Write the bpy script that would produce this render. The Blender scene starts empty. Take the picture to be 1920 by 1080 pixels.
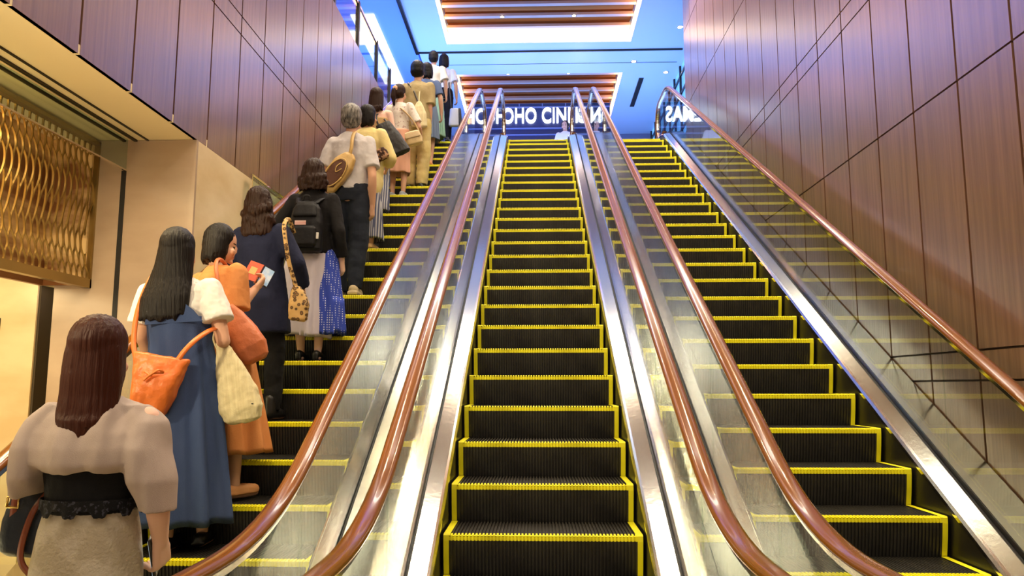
import bpy, bmesh, math, random
from mathutils import Vector, Matrix, noise
random.seed(7)
S = 0.88                                   # design units to metres, applied to everything at the end
D = bpy.data; COL = bpy.context.scene.collection
sc = bpy.context.scene
V = Vector
# ------------------------------------------------------------------ materials
def mat(name, col=(.5, .5, .5), rough=.5, metal=0., bump=0., bscale=40., bvec=(1, 1, 1), col2=None, cscale=8., cvec=None,
        emit=None, estr=0., spec=.5, coat=0., sheen=0., aniso=0., detail=3., contrast=(.35, .65)):
    m = D.materials.new(name); m.use_nodes = True
    nt = m.node_tree; b = nt.nodes['Principled BSDF']; N = nt.nodes.new; L = nt.links.new
    b.inputs['Base Color'].default_value = (*col, 1); b.inputs['Roughness'].default_value = rough
    b.inputs['Metallic'].default_value = metal; b.inputs['Specular IOR Level'].default_value = spec
    b.inputs['Coat Weight'].default_value = coat; b.inputs['Sheen Weight'].default_value = sheen
    if aniso: b.inputs['Anisotropic'].default_value = aniso
    if emit: b.inputs['Emission Color'].default_value = (*emit, 1); b.inputs['Emission Strength'].default_value = estr
    def coords(vec):
        tc = N('ShaderNodeTexCoord'); mp = N('ShaderNodeMapping'); mp.inputs['Scale'].default_value = vec
        L(tc.outputs['Object'], mp.inputs['Vector']); return mp.outputs['Vector']
    if bump:
        n = N('ShaderNodeTexNoise'); n.inputs['Scale'].default_value = bscale; n.inputs['Detail'].default_value = detail
        L(coords(bvec), n.inputs['Vector'])
        bp = N('ShaderNodeBump'); bp.inputs['Strength'].default_value = bump; bp.inputs['Distance'].default_value = .01
        L(n.outputs['Fac'], bp.inputs['Height']); L(bp.outputs['Normal'], b.inputs['Normal'])
    if col2:
        n = N('ShaderNodeTexNoise'); n.inputs['Scale'].default_value = cscale; n.inputs['Detail'].default_value = 5
        L(coords(cvec or bvec), n.inputs['Vector'])
        r = N('ShaderNodeValToRGB'); r.color_ramp.elements[0].position = contrast[0]; r.color_ramp.elements[1].position = contrast[1]
        r.color_ramp.elements[0].color = (*col, 1); r.color_ramp.elements[1].color = (*col2, 1)
        L(n.outputs['Fac'], r.inputs['Fac']); L(r.outputs['Color'], b.inputs['Base Color'])
    return m

def glass_mat(name, tint=(.93, .97, .94), boost=1.0):
    m = D.materials.new(name); m.use_nodes = True; nt = m.node_tree; nt.nodes.clear(); N = nt.nodes.new; L = nt.links.new
    out = N('ShaderNodeOutputMaterial'); mix = N('ShaderNodeMixShader'); tr = N('ShaderNodeBsdfTransparent'); gl = N('ShaderNodeBsdfGlossy')
    tr.inputs['Color'].default_value = (*tint, 1); gl.inputs['Roughness'].default_value = .01
    lw = N('ShaderNodeLayerWeight'); lw.inputs['Blend'].default_value = .5
    pw = N('ShaderNodeMath'); pw.operation = 'POWER'; pw.inputs[1].default_value = 5.0
    ma = N('ShaderNodeMath'); ma.operation = 'MULTIPLY_ADD'; ma.inputs[1].default_value = .95 * boost; ma.inputs[2].default_value = .04; ma.use_clamp = True
    L(lw.outputs['Facing'], pw.inputs[0]); L(pw.outputs[0], ma.inputs[0]); L(ma.outputs[0], mix.inputs['Fac'])
    L(tr.outputs[0], mix.inputs[1]); L(gl.outputs[0], mix.inputs[2]); L(mix.outputs[0], out.inputs['Surface'])
    return m

M = {}
M['steel'] = mat('brushed stainless steel', (.76, .70, .60), .15, 1., bump=.04, bscale=30, bvec=(1, 1, 1))
M['steel_outer'] = mat('satin stainless steel', (.52, .48, .40), .20, 1., bump=.04, bscale=30)
M['steel_bright'] = mat('polished stainless steel', (.92, .88, .78), .12, 1.)
M['steel_dark'] = mat('dark steel', (.10, .095, .085), .4, .8)
M['groove'] = mat('black rubber gasket', (.012, .012, .012), .5)
M['skirt'] = mat('black coated skirt', (.012, .011, .010), .35, 0.)
M['rubber'] = mat('brown handrail rubber', (.20, .066, .007), .16, 0., coat=.2, spec=.35)
M['tread'] = mat('dark grey ribbed aluminium', (.040, .037, .032), .42, .4, col2=(.055, .050, .043), cscale=14)
M['stepdark'] = mat('black step side', (.006, .006, .006), .8)
M['yellow'] = mat('yellow demarcation paint', (1.0, .92, .015), .5, 0.)
M['glass'] = glass_mat('clear balustrade glass')
M['glassg'] = glass_mat('greenish sheet glass', (.82, .92, .90))
M['wood'] = mat('reddish brown wood veneer', (.150, .066, .036), .34, 0., coat=1.0, bump=.10, bscale=60, bvec=(1, 1, .06), col2=(.225, .110, .064), cscale=22, cvec=(1, 1.6, .05), spec=.6)
M['wood'].node_tree.nodes['Principled BSDF'].inputs['Coat Roughness'].default_value = .26; M['wood'].node_tree.nodes['Principled BSDF'].inputs['Coat IOR'].default_value = 1.85
M['woodseam'] = mat('dark red seam', (.030, .006, .004), .6)
M['seamedge'] = mat('brass seam strip', (.30, .20, .10), .35, .8)
M['marble'] = mat('cream marble', (.74, .58, .33), .22, 0., col2=(.88, .74, .48), cscale=1.6, cvec=(1, 1, 2.2), spec=.5)
M['marble_shaded'] = mat('shaded marble', (.42, .31, .22), .25, 0., col2=(.52, .40, .29), cscale=1.5, cvec=(1, 1, 2))  # darker copy of the cream marble; the pier's shade is in the colour
M['soffit'] = mat('warm cream paint', (.84, .72, .44), .6)
M['ceiling'] = mat('ceiling tinted with blue daylight', (.60, .74, .92), .35)  # white ceiling; the blue daylight on it is mixed into the colour
M['soffit_blue_tint'] = mat('gallery ceiling tinted with blue daylight', (.22, .38, .88), .4)  # blue daylight on the gallery ceiling, put into its colour
M['trimdark'] = mat('dark bronze trim', (.035, .028, .02), .35, .6)
M['gold'] = mat('brushed gold metal', (.36, .25, .085), .32, .85)
M['niche'] = mat('taupe wall in passage shade', (.06, .045, .026), .8, bump=.2, bscale=200)
M['floor'] = mat('beige stone floor', (.55, .44, .28), .2, 0., col2=(.62, .52, .36), cscale=2)
M['landing'] = mat('grey stone landing', (.25, .25, .30), .25)
M['farwall'] = mat('grey violet wall', (.20, .20, .30), .5)
M['coffer'] = mat('dark walnut coffer', (.26, .085, .018), .4)
M['slat'] = mat('pale satin slat', (.62, .55, .50), .3, .3)
M['cove'] = mat('warm cove light', (1, .7, .4), .5, emit=(1.0, .42, .09), estr=15)
M['covewhite'] = mat('bright cove glow', (1, .9, .7), .5, emit=(1.0, .84, .58), estr=2.6)  # also makes the far end faces of the light boxes glow
M['lightbar'] = mat('white light bar', (1, 1, 1), .5, emit=(1.0, .93, .80), estr=24)
M['spot'] = mat('lit downlight lens', (1, 1, 1), .5, emit=(1.0, .92, .8), estr=30)
M['signboard'] = mat('navy sign board', (.010, .018, .075), .3)
M['signslat'] = mat('blue grey slat', (.12, .16, .34), .35)
M['letter'] = mat('white lit letter', (1, 1, 1), .5, emit=(.95, .97, 1.0), estr=3.2)
M['glow_blue'] = mat('glowing blue glass', (.1, .3, .6), .1, emit=(.14, .42, .95), estr=1.3)  # emission stands in for windows mirrored in the glass
M['black'] = mat('black plastic', (.01, .01, .01), .35)
M['brassbuckle'] = mat('brass', (.75, .55, .2), .25, 1.)
M['skin'] = mat('skin', (.66, .37, .24), .5, spec=.35, bump=.05, bscale=120)
M['skin_pale'] = mat('pale skin', (.76, .47, .35), .5, spec=.35, bump=.05, bscale=120)
M['lips'] = mat('lips', (.45, .14, .12), .45)
M['eye'] = mat('dark eye', (.02, .015, .01), .2)
def hairm(n, c): return mat(n, c, .45, spec=.2, bump=.8, bscale=110, bvec=(1, 1, .04), detail=6)
M['hair_black'] = hairm('black hair', (.010, .008, .007))
M['hair_brown'] = hairm('dark brown hair', (.028, .012, .007))
M['hair_red'] = hairm('reddish brown hair', (.045, .010, .004))
M['hair_grey'] = mat('salt and pepper hair', (.035, .032, .03), .5, bump=.5, bscale=70, bvec=(1, 1, .2), col2=(.30, .28, .25), cscale=60, cvec=(1, 1, .3))
def cloth(n, c, c2=None, bs=350, b=.25, r=.85, cs=8, cv=(1, 1, 1), ct=(.35, .65)): return mat(n, c, r, bump=b, bscale=bs, col2=c2, cscale=cs, cvec=cv, contrast=ct, spec=.2)

# ------------------------------------------------------------------ mesh helpers
class MB:
    def __init__(s): s.v = []; s.f = []; s.m = []
    def add(s, vs, fs, mi=0):
        o = len(s.v); s.v += [tuple(p) for p in vs]; s.f += [tuple(i + o for i in f) for f in fs]; s.m += [mi] * len(fs); return s
    def box(s, x0, x1, y0, y1, z0, z1, mi=0):
        s.add([(x0, y0, z0), (x1, y0, z0), (x1, y1, z0), (x0, y1, z0), (x0, y0, z1), (x1, y0, z1), (x1, y1, z1), (x0, y1, z1)],
              [(0, 3, 2, 1), (4, 5, 6, 7), (0, 1, 5, 4), (1, 2, 6, 5), (2, 3, 7, 6), (3, 0, 4, 7)], mi); return s
    def rings(s, rs, mi=0, closed=True, cap=True):
        n = len(rs[0]); o = len(s.v)
        for r in rs: s.v += [tuple(p) for p in r]
        for i in range(len(rs) - 1):
            for j in range(n if closed else n - 1):
                a = o + i * n + j; b = o + i * n + (j + 1) % n
                s.f.append((a, b, b + n, a + n)); s.m.append(mi)
        if cap and closed:
            s.f.append(tuple(o + j for j in reversed(range(n)))); s.m.append(mi)
            s.f.append(tuple(o + (len(rs) - 1) * n + j for j in range(n))); s.m.append(mi)
        return s
    def tube(s, pts, r, n=10, mi=0, flat=1., upv=None):
        pts = [V(p) for p in pts]; rs = []; R = r if isinstance(r, (list, tuple)) else [r] * len(pts)
        u = None
        for i, p in enumerate(pts):
            t = (pts[min(i + 1, len(pts) - 1)] - pts[max(i - 1, 0)]).normalized()
            if upv is not None: a = V(upv) - t * V(upv).dot(t)
            elif u is None: a = t.orthogonal()
            else: a = u - t * u.dot(t)
            a.normalize(); u = a; b = t.cross(a)
            rs.append([p + (a * math.cos(2 * math.pi * j / n) * flat + b * math.sin(2 * math.pi * j / n)) * R[i] for j in range(n)])
        return s.rings(rs, mi)
    def ell(s, c, r, n=16, rot=None, mi=0):
        c = V(c); rs = []; k = n // 2
        for i in range(1, k):
            a = math.pi * i / k
            ring = []
            for j in range(n):
                p = V((r[0] * math.sin(a) * math.cos(2 * math.pi * j / n), r[1] * math.sin(a) * math.sin(2 * math.pi * j / n), -r[2] * math.cos(a)))
                if rot: p = rot @ p
                ring.append(c + p)
            rs.append(ring)
        o = len(s.v); s.rings(rs, mi, cap=False)
        for zz, base, rev in ((-1, o, 1), (1, o + (k - 2) * n, 0)):
            p = V((0, 0, zz * r[2]));
            if rot: p = rot @ p
            s.v.append(tuple(c + p)); t = len(s.v) - 1
            for j in range(n):
                a, b = base + j, base + (j + 1) % n
                s.f.append((b, a, t) if rev else (a, b, t)); s.m.append(mi)
        return s
    def limb(s, pts, R, n=12):
        for i in range(len(pts) - 1): s.tube([pts[i], pts[i + 1]], [R[i], R[i + 1]], n)
        for p, r in zip(pts, R): s.ell(p, (r, r, r), n)
        return s
    def mesh(s, name):
        me = D.meshes.new(name); me.from_pydata(s.v, [], s.f); me.validate()
        if len(me.polygons) == len(s.m): me.polygons.foreach_set('material_index', s.m)
        return me

def link(name, me, mats, parent=None, smooth=False, loc=None, rot=None, **props):
    o = D.objects.new(name, me); COL.objects.link(o)
    if not isinstance(mats, (list, tuple)): mats = [mats]
    if not me.materials:
        for m in mats: me.materials.append(m)
    if smooth: me.polygons.foreach_set('use_smooth', [True] * len(me.polygons))
    if parent: o.parent = parent
    if loc is not None: o.location = loc
    if rot is not None: o.rotation_euler = rot
    for k, v in props.items(): o[k] = v
    return o
def fixn(me):
    bm = bmesh.new(); bm.from_mesh(me); bmesh.ops.recalc_face_normals(bm, faces=bm.faces); bm.to_mesh(me); bm.free(); return me
def build(mb, name, mats, parent=None, smooth=False, **k):
    return link(name, fixn(mb.mesh(name)), mats, parent, smooth, **k)
def thing(name, label, cat, loc=(0, 0, 0), rotz=0, group=None):
    o = D.objects.new(name, None); COL.objects.link(o); o.location = loc; o.rotation_euler = (0, 0, rotz); o.empty_display_size = .1
    o['label'] = label; o['category'] = cat
    if group: o['group'] = group
    return o
def struct(mb, name, mats, smooth=False, label=None, **k):
    o = build(mb, name, mats, None, smooth, kind='structure', **k)
    if label: o['label'] = label
    return o
def baked(me, mods):
    o = D.objects.new('tmp', me); COL.objects.link(o)
    for t, kw in mods:
        md = o.modifiers.new(t, t)
        for k, v in kw.items(): setattr(md, k, v)
    dg = bpy.context.evaluated_depsgraph_get(); dg.update()
    r = D.meshes.new_from_object(o.evaluated_get(dg)); D.objects.remove(o); return r
def remesh(mb, vox, smooth=4, name='m'):
    me = baked(mb.mesh(name), [('REMESH', dict(mode='VOXEL', voxel_size=vox)), ('SMOOTH', dict(factor=.5, iterations=smooth))])
    me.name = name; me.materials.clear(); return me
def displace(me, fn):
    ns = [v.normal.copy() for v in me.vertices]
    for v, n in zip(me.vertices, ns): v.co = v.co + n * fn(v.co)
    me.update()
def folds(a=.008, fx=9, fz=3, b=.002):
    def f(p): return a * (noise.noise(V((p.x * fx, p.y * fx, p.z * fz))) + .5 * noise.noise(V((p.x * fx * 2.3 + 5, p.y * fx * 2.3, p.z * fz * 2.6)))) + b * noise.noise(p * 60)
    return f

# ------------------------------------------------------------------ escalator path
T30 = math.tan(math.radians(30)); YB = 3.151; ZT = 6.35; YT = YB + ZT / T30
RB = 2.0; LB = RB * math.tan(math.radians(15)); RT = 1.3; LT = RT * math.tan(math.radians(15))
def zp(y):
    a = YB - LB; b = YT + LT
    if y <= a: return 0.
    if y < a + RB * .5: return RB - math.sqrt(RB * RB - (y - a) ** 2)
    if y >= b: return ZT
    if y > b - RT * .5: return ZT - RT + math.sqrt(RT * RT - (b - y) ** 2)
    return T30 * (y - YB)
def ysamples(y0, y1):
    a = YB - LB; b = YT + LT
    ks = [y0] + [a + RB * .5 * i / 9 for i in range(10)] + [b - RT * .5 + RT * .5 * i / 9 for i in range(10)] + [y1]
    return sorted(k for k in set(ks) if y0 <= k <= y1)
def sweep(mb, prof, y0, y1, mi=0, ys=None):
    ys = ys or ysamples(y0, y1)
    return mb.rings([[(x, y, zp(y) + h) for x, h in prof] for y in ys], mi)

SW = .565      # half width of a step
def step_meshes():
    n = 56; pitch = 2 * SW / n; xs = []
    for i in range(n):
        x = -SW + i * pitch
        xs += [(x + .0, 1), (x + pitch * .5, 1), (x + pitch * .5 + .0005, 0), (x + pitch - .0005, 0)]
    xs.append((SW, 1))
    prof = [(.425, 0, 0, -1), (.036, 0, 0, -1), (.004, 0, 0, -1), (.0, -.006, .7, -.7), (.001, -.034, 1, 0), (.006, -.07, 1, 0), (.014, -.12, 1, 0), (.026, -.18, 1, 0), (.045, -.262, 1, 0)]
    dep = .010
    def grid(mb, pr, xl, lift=0., mi=0):
        rows = []
        for y, z, ny, nz in pr:
            rows.append([(x, y - ny * lift + (0 if h else dep * ny), z - nz * lift + (0 if h else dep * nz)) for x, h in xl])
        o = len(mb.v)
        for r in rows: mb.v += r
        w = len(xl)
        for i in range(len(rows) - 1):
            for j in range(w - 1):
                mb.f.append((o + i * w + j, o + i * w + j + 1, o + (i + 1) * w + j + 1, o + (i + 1) * w + j)); mb.m.append(mi)
    a = MB(); grid(a, prof, xs)
    # side cheeks and rear
    for sx in (-1, 1):
        x = sx * (SW - .0005)
        pts = [(x, y, z) for y, z, _, _ in prof] + [(x, .425, -.262)]
        a.add(pts, [tuple(range(len(pts)))], 1)
    a.box(-SW + .002, SW - .002, .06, .42, -.26, -.02, 1)
    b = MB(); grid(b, prof[1:5], xs, .0018)
    for sx in (-1, 1):
        x0, x1 = sorted((sx * (SW + .001), sx * (SW - .038)))
        l = .003
        for i in range(len(prof) - 1):
            y0_, z0_, a0, b0 = prof[i]; y1_, z1_, a1, b1 = prof[i + 1]
            xa, xb = (x0, x1)
            if i >= 3: xa, xb = sorted((sx * (SW + .001), sx * (SW - .030)))
            b.add([(xa, y0_ - a0 * l, z0_ - b0 * l), (xb, y0_ - a0 * l, z0_ - b0 * l), (xb, y1_ - a1 * l, z1_ - b1 * l), (xa, y1_ - a1 * l, z1_ - b1 * l)], [(0, 1, 2, 3)])
    return fixn(a.mesh('step')), b.mesh('demarcation')
STEP, DEM = step_meshes()
for m_ in (M['tread'], M['stepdark']): STEP.materials.append(m_)
DEM.materials.append(M['yellow'])

GH = .715      # half distance between the glass balustrades
def handrail_points():
    h = 1.01; r = .40; yb = 2.3; yt = 15.05; P = []
    P.append((yb + .5, h - 2 * r))
    for i in range(0, 17):
        a = math.radians(-90 - 180 * i / 16); P.append((yb + r * math.cos(a), h - r + r * math.sin(a)))
    for y in ysamples(yb + .1, yt - .1): P.append((y, zp(y) + h))
    for i in range(0, 17):
        a = math.radians(90 - 180 * i / 16); P.append((yt + r * math.cos(a), ZT + h - r + r * math.sin(a)))
    P.append((yt - .5, ZT + h - 2 * r)); return P
HP = handrail_points()
def profile_sweep(mb, pts, cx, prof, mi=0):
    rs = []
    for i, (y, z) in enumerate(pts):
        a = pts[max(i - 1, 0)]; b = pts[min(i + 1, len(pts) - 1)]
        ty, tz = b[0] - a[0], b[1] - a[1]; l = math.hypot(ty, tz); ty /= l; tz /= l
        ny, nz = -tz, ty
        rs.append([(cx + u, y + ny * w, z + nz * w) for u, w in prof])
    return mb.rings(rs, mi)
def escalator(cx, ph, label, left_out, right_out):
    t = thing('escalator', label, 'escalator', (cx, 0, 0), group='escalators side by side')
    k = -8
    while True:
        y = 4.469 + .4 * (k + ph); k += 1
        if y < 2.28: continue
        if y > 14.75: break
        s = link('step', STEP, [], t, loc=(0, y, zp(y)))
        link('yellow_edge', DEM, [], s)
    # comb plates
    build(MB().box(-SW - .02, SW + .02, 1.0, 2.30, -.03, .006).box(-SW, SW, 2.22, 2.30, .006, .010, 1), 'comb_plate', [M['steel'], M['yellow']], t)
    build(MB().box(-SW - .02, SW + .02, 15.13, 16.3, ZT - .03, ZT + .006).box(-SW, SW, 15.13, 15.2, ZT + .006, ZT + .010, 1), 'comb_plate', [M['steel'], M['yellow']], t)
    for sx in (-1, 1):
        P = lambda l: [(sx * x, h) for x, h in l]
        build(sweep(MB(), P([(.583, -.50), (.583, .055), (.600, .055), (.600, -.50)]), 2.3, 15.1), 'skirt_panel', M['skirt'], t)
        build(sweep(MB(), P([(.578, .035), (.578, .062), (.590, .080), (.604, .088), (.604, .035)]), 2.1, 15.2), 'skirt_edge_trim', M['steel_bright'], t)
        build(sweep(MB(), P([(.604, .050), (.604, .086), (.699, .106), (.699, .050)]), 2.1, 15.2), 'inner_deck', M['steel'], t)
        build(sweep(MB(), P([(.700, .05), (.700, .116), (.709, .116), (.709, .05)]), 2.1, 15.2), 'glass_gasket', M['groove'], t)
        build(sweep(MB(), P([(.722, .05), (.722, .136), (.731, .136), (.731, .05)]), 2.1, 15.2), 'glass_gasket', M['groove'], t)
        w = left_out if sx < 0 else right_out
        build(sweep(MB(), P([(.732, .0), (.732, .130), (w, .130), (w, .0)]), 2.1, 15.2), 'outer_deck', M['steel_outer'], t)
        # glass panels with upright joints
        cuts = [2.3 + 1.275 * i for i in range(11)]
        for i in range(10):
            y0, y1 = cuts[i] + .004, cuts[i + 1] - .004
            ys = ysamples(y0, y1); lo = [(y, zp(y) + .07) for y in ys]; hi = [(y, zp(y) + .965) for y in ys]
            if i == 0:
                hi = [(2.3 + .355 * math.cos(math.radians(a)), .61 + .355 * math.sin(math.radians(a))) for a in range(240, 89, -10)] + hi[1:]
                lo = [(2.12, .07)] + lo[1:]
            if i == 9:
                hi = hi[:-1] + [(15.05 + .355 * math.cos(math.radians(a)), ZT + .61 + .355 * math.sin(math.radians(a))) for a in range(90, -61, -10)]
                lo = lo[:-1] + [(15.23, ZT + .07)]
            poly = lo + hi[::-1]; n = len(poly); g = MB()
            xa, xb = sx * .7095, sx * .7215
            g.add([(xa, y, z) for y, z in poly] + [(xb, y, z) for y, z in poly],
                  [tuple(range(n)), tuple(range(2 * n - 1, n - 1, -1))] + [(j, (j + 1) % n, (j + 1) % n + n, j + n) for j in range(n)])
            build(g, 'glass_panel', M['glass'], t)
        g = profile_sweep(MB(), HP[1:-1], sx * .7155, [(-.020, -.050), (.020, -.050), (.024, -.018), (-.024, -.018)])
        build(g, 'handrail_guide', M['steel_bright'], t)
        pr = [(-.030, -.020), (-.043, -.010), (-.044, .004), (-.034, .016), (-.018, .022), (0, .024), (.018, .022), (.034, .016), (.044, .004), (.043, -.010), (.030, -.020)]
        o = build(profile_sweep(MB(), HP, sx * .7155, pr), 'handrail', M['rubber'], t, smooth=True)
    return t
XL, XM, XR = -1.805, .025, 1.80
escalator(XM, .02, 'empty middle escalator with black yellow-edged steps and brown handrails', .914, .886)
escalator(XL, .55, 'escalator on which the queue of people stands', .955, .914)
escalator(XR, .40, 'empty escalator running up beside the tall wood wall', .886, .960)

# ------------------------------------------------------------------ setting
WX = 2.77
def wood_wall(name, x, ys, zs, inward, label):
    mb = MB(); g = .011
    for i in range(len(ys) - 1):
        for j in range(len(zs) - 1):
            x0, x1 = sorted((x, x - inward * .03))
            mb.box(x0, x1, ys[i] + g, ys[i + 1] - g, zs[j] + (.007 if j else 0), zs[j + 1] - (.007 if j < len(zs) - 2 else 0))
    x0, x1 = sorted((x - inward * .022, x - inward * .16))
    mb.box(x0, x1, ys[0] + .002, ys[-1] - .002, zs[0] + .002, zs[-1] - .002, 1)
    return struct(mb, name, [M['wood'], M['woodseam']], label=label)
wood_wall('wall_right', WX, [4.905 + .589 * k for k in range(-11, 15)] + [13.735], [0, 1.64, 1.83, 3.60, 4.80, 4.98, 6.73, 8.2, 9.4], -1, 'tall reddish brown wood panel wall beside the escalator')
wood_wall('wall_left_upper', -WX, [4.31 + .6 * k for k in range(-10, 16)] + [13.95], [3.60, 4.88, 5.06, 6.84], 1, 'reddish brown wood panel wall above the cream soffit')
struct(MB().box(-3.86, -WX, 5.95, 14.2, 0, 3.598), 'wall_left_lower', [M['marble']], label='cream marble wall under the wood panels')
struct(MB().box(-3.86, -WX + .004, 5.92, 5.95, 0, 3.597), 'wall_left_pier', [M['marble_shaded']], label='shaded marble pier face beside the gold screen')  # thin sheet over the marble front, coloured as if in shade
struct(MB().box(-3.372, -3.335, 5.912, 5.92, 0, 3.34), 'trim_1', [M['groove']])
struct(MB().box(-9, -2.93, -3, 6.2, 3.6, 3.75).box(-2.93, -WX - .002, -3, 6.2, 3.6, 3.66), 'soffit', [M['soffit']], label='cream painted soffit below the wood wall')
struct(MB().box(-3.38, -3.355, -3, 5.92, 3.585, 3.6).box(-3.285, -3.26, -3, 5.92, 3.585, 3.6).box(-3.18, -3.165, -3, 5.92, 3.59, 3.6), 'trim_2', [M['trimdark']])
struct(MB().box(-9, -4.45, 6.6, 9.0, 0, 3.6), 'wall_left_side', [M['marble']], label='cream marble wall with a small switch plate')
struct(MB().box(-4.45, -3.86, 9.0, 9.2, 0, 2.6).box(-4.45, -4.43, 6.62, 9.0, 0, 2.5), 'wall_niche', [M['niche']], label='wall of the side passage, darkened to stand for its shade')  # end wall and side sheet carry the passage shade in their colour
struct(MB().box(-4.45, -3.86, 6.6, 9.2, 2.50, 3.6), 'ceiling_niche', [M['soffit']])
struct(MB().box(-9, 2.93, -4, 2.6, -.2, -.031).box(-9, -WX, 2.6, 9.2, -.2, -.031).box(-2.76, 2.76, 2.6, 14.0, -.9, -.7), 'floor', [M['floor']], label='beige stone floor at the foot of the escalators')
sl = MB().box(-9, 9, 15.24, 23, ZT - .4, ZT - .031).box(-9, -2.78, 14.22, 15.24, ZT - .4, ZT - .031).box(2.78, 9, 13.75, 15.24, ZT - .4, ZT - .031)
struct(sl, 'floor_landing', [M['landing']], label='grey stone landing at the top of the escalators')
struct(MB().box(-9, -2.945, -3, 14.2, 6.6, 6.84), 'floor_upper', [M['landing']])
# ceiling with two coffers
C0, C1 = -2.05, 2.15
cl = MB()
for x0, x1 in ((-2.76, C0), (C1, 9)): cl.box(x0, x1, 13.76 if x0 > 0 else -4, 23, 9.4, 9.9)
cl.box(C1, WX + .15, -4, 13.76, 9.4, 9.9)
for y0, y1 in ((-4, 2.4), (6.6, 7.7), (10.2, 13.7), (16.59, 18.33), (22.0, 23)): cl.box(C0, C1, y0, y1, 9.4, 9.9)
struct(cl, 'ceiling', [M['ceiling']], label='pale ceiling over the escalator hall')
struct(MB().box(-9, -2.80, -4, 12.5, 9.4, 9.9), 'ceiling_gallery', [M['soffit']], label='cream ceiling over the near part of the upper gallery')  # same ceiling in a warm tone, so the steel decks mirror no blue
struct(MB().box(-9, -2.80, 12.5, 23, 9.4, 9.9), 'ceiling_side', [M['soffit_blue_tint']], label='ceiling tinted with blue daylight over the upper left gallery')
struct(MB().box(-2.83, -2.76, -4, 17.0, 9.34, 9.42).box(-2.76, 3.4, 16.97, 17.02, 9.37, 9.405).box(-2.76, 3.4, 17.72, 17.73, 9.392, 9.402), 'trim_3', [M['trimdark']])
struct(MB().box(-9, 9, 23, 23.2, ZT, 9.9), 'wall_back', [M['farwall']], label='grey wall at the far end of the landing')
struct(MB().box(-9.2, -9, -4, 23, 0, 9.9), 'wall_left_far', [M['farwall']])
struct(MB().box(9, 9.2, 13.7, 23, ZT, 9.9).box(2.93, 9, 13.60, 13.73, ZT, 9.9), 'wall_right_far', [M['farwall']])
for i, (y0, y1, lab) in enumerate(((2.4, 6.6, 'slatted ceiling light box straight above the lower steps'), (7.7, 10.2, 'short slatted ceiling light box between the two white light bars'), (13.7, 16.59, 'slatted ceiling light box with glowing edges, the nearer larger one'), (18.33, 22.0, 'slatted ceiling light box with glowing edges behind the cinema sign'))):
    t = thing('ceiling_light_box', lab, 'ceiling light', ((C0 + C1) / 2, (y0 + y1) / 2, 9.4), group='slatted ceiling light boxes')
    ox, oy = (C0 + C1) / 2, (y0 + y1) / 2; hx = (C1 - C0) / 2; hy = (y1 - y0) / 2; e = .004
    b = MB().box(-hx + e, hx - e, -hy + e, hy - e, .52, .56)
    build(b, 'backing_board', M['coffer'], t)
    for sx in (-1, 1):
        x0, x1 = sorted((sx * (hx - e), sx * (hx - .035)))
        build(MB().box(x0, x1, -hy + e, hy - e, .01, .20), 'cove_light', M['cove'], t)
    build(MB().box(-hx + .04, hx - .04, hy - .03, hy - e, .02, .44), 'end_glow', M['covewhite'], t)  # end face glows by itself, in place of cove light falling on it
    build(MB().box(-hx + .04, hx - .04, -hy + e, -hy + .03, .02, .44), 'end_board', M['coffer'], t)
    n = int((y1 - y0 - .25) / .50)
    for k in range(n):
        y = -hy + .25 + (k + .5) * (2 * hy - .35) / n
        build(MB().box(-hx + .05, hx - .05, y - .055, y + .055, .20, .26), 'slat', M['slat'], t)
    for k in range(n):
        y = -hy + .25 + (k + .9) * (2 * hy - .35) / n
        build(MB().box(-hx + .05, hx - .05, y - .09, y + .09, .34, .40), 'walnut_board', M['coffer'], t)
def downlight(x, y, lab, z=9.4, r=.055, g='round ceiling downlights'):
    t = thing('downlight', lab, 'ceiling light', (x, y, z), group=g)
    a = MB(); rs = []
    for rr, zz in ((r * 1.35, 0), (r * 1.35, -.012), (r, -.012), (r, -.002)):
        rs.append([(rr * math.cos(2 * math.pi * j / 20), rr * math.sin(2 * math.pi * j / 20), zz) for j in range(20)])
    build(a.rings(rs, cap=False), 'trim_ring', M['steel_bright'], t)
    build(MB().rings([[(r * math.cos(2 * math.pi * j / 20), r * math.sin(2 * math.pi * j / 20), zz) for j in range(20)] for zz in (-.008, -.003)]), 'lens', M['spot'], t)
downlight(3.14, 15.9, 'round downlight in the ceiling right of the nearer light box')
downlight(3.23, 18.32, 'round downlight in the ceiling right of the farther light box')
downlight(-2.25, 17.67, 'round downlight between the two light boxes, above the queue')
downlight(2.35, 17.65, 'round downlight between the two light boxes, on the wood wall side')
for x, y, a in ((-.74, 15.7, 'left'), (.82, 15.7, 'right')): downlight(x, y, 'small downlight at the bright end of the nearer light box, %s one' % a, 9.60, .04)
for x, y, a in ((-.73, 18.75, 'left'), (.82, 18.75, 'right')): downlight(x, y, 'small downlight at the near edge of the farther light box, %s one' % a, 9.60, .04)
t = thing('air_slot', 'dark linear air slot in the ceiling beside the farther light box', 'vent', (2.67, 19.66, 9.4))
build(MB().box(-.06, .06, -1.0, 1.0, -.015, 0).box(-.04, .04, -.97, .97, -.02, -.015, 1), 'frame', [M['steel_dark'], M['black']], t)
for i, y in enumerate((1.5, 3.7, 5.9, 8.3, 10.4, 12.6)):
    o_ = ('nearest the camera end', 'second from the lower end', 'third from the lower end', 'third from the upper end', 'second from the upper end', 'nearest the upper landing')[i]
    for x, sd in ((-2.42, 'queue side'), (2.46, 'wood wall side')):
        downlight(x, y, 'hall ceiling downlight on the %s, %s' % (sd, o_), 9.4, .07)
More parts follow.
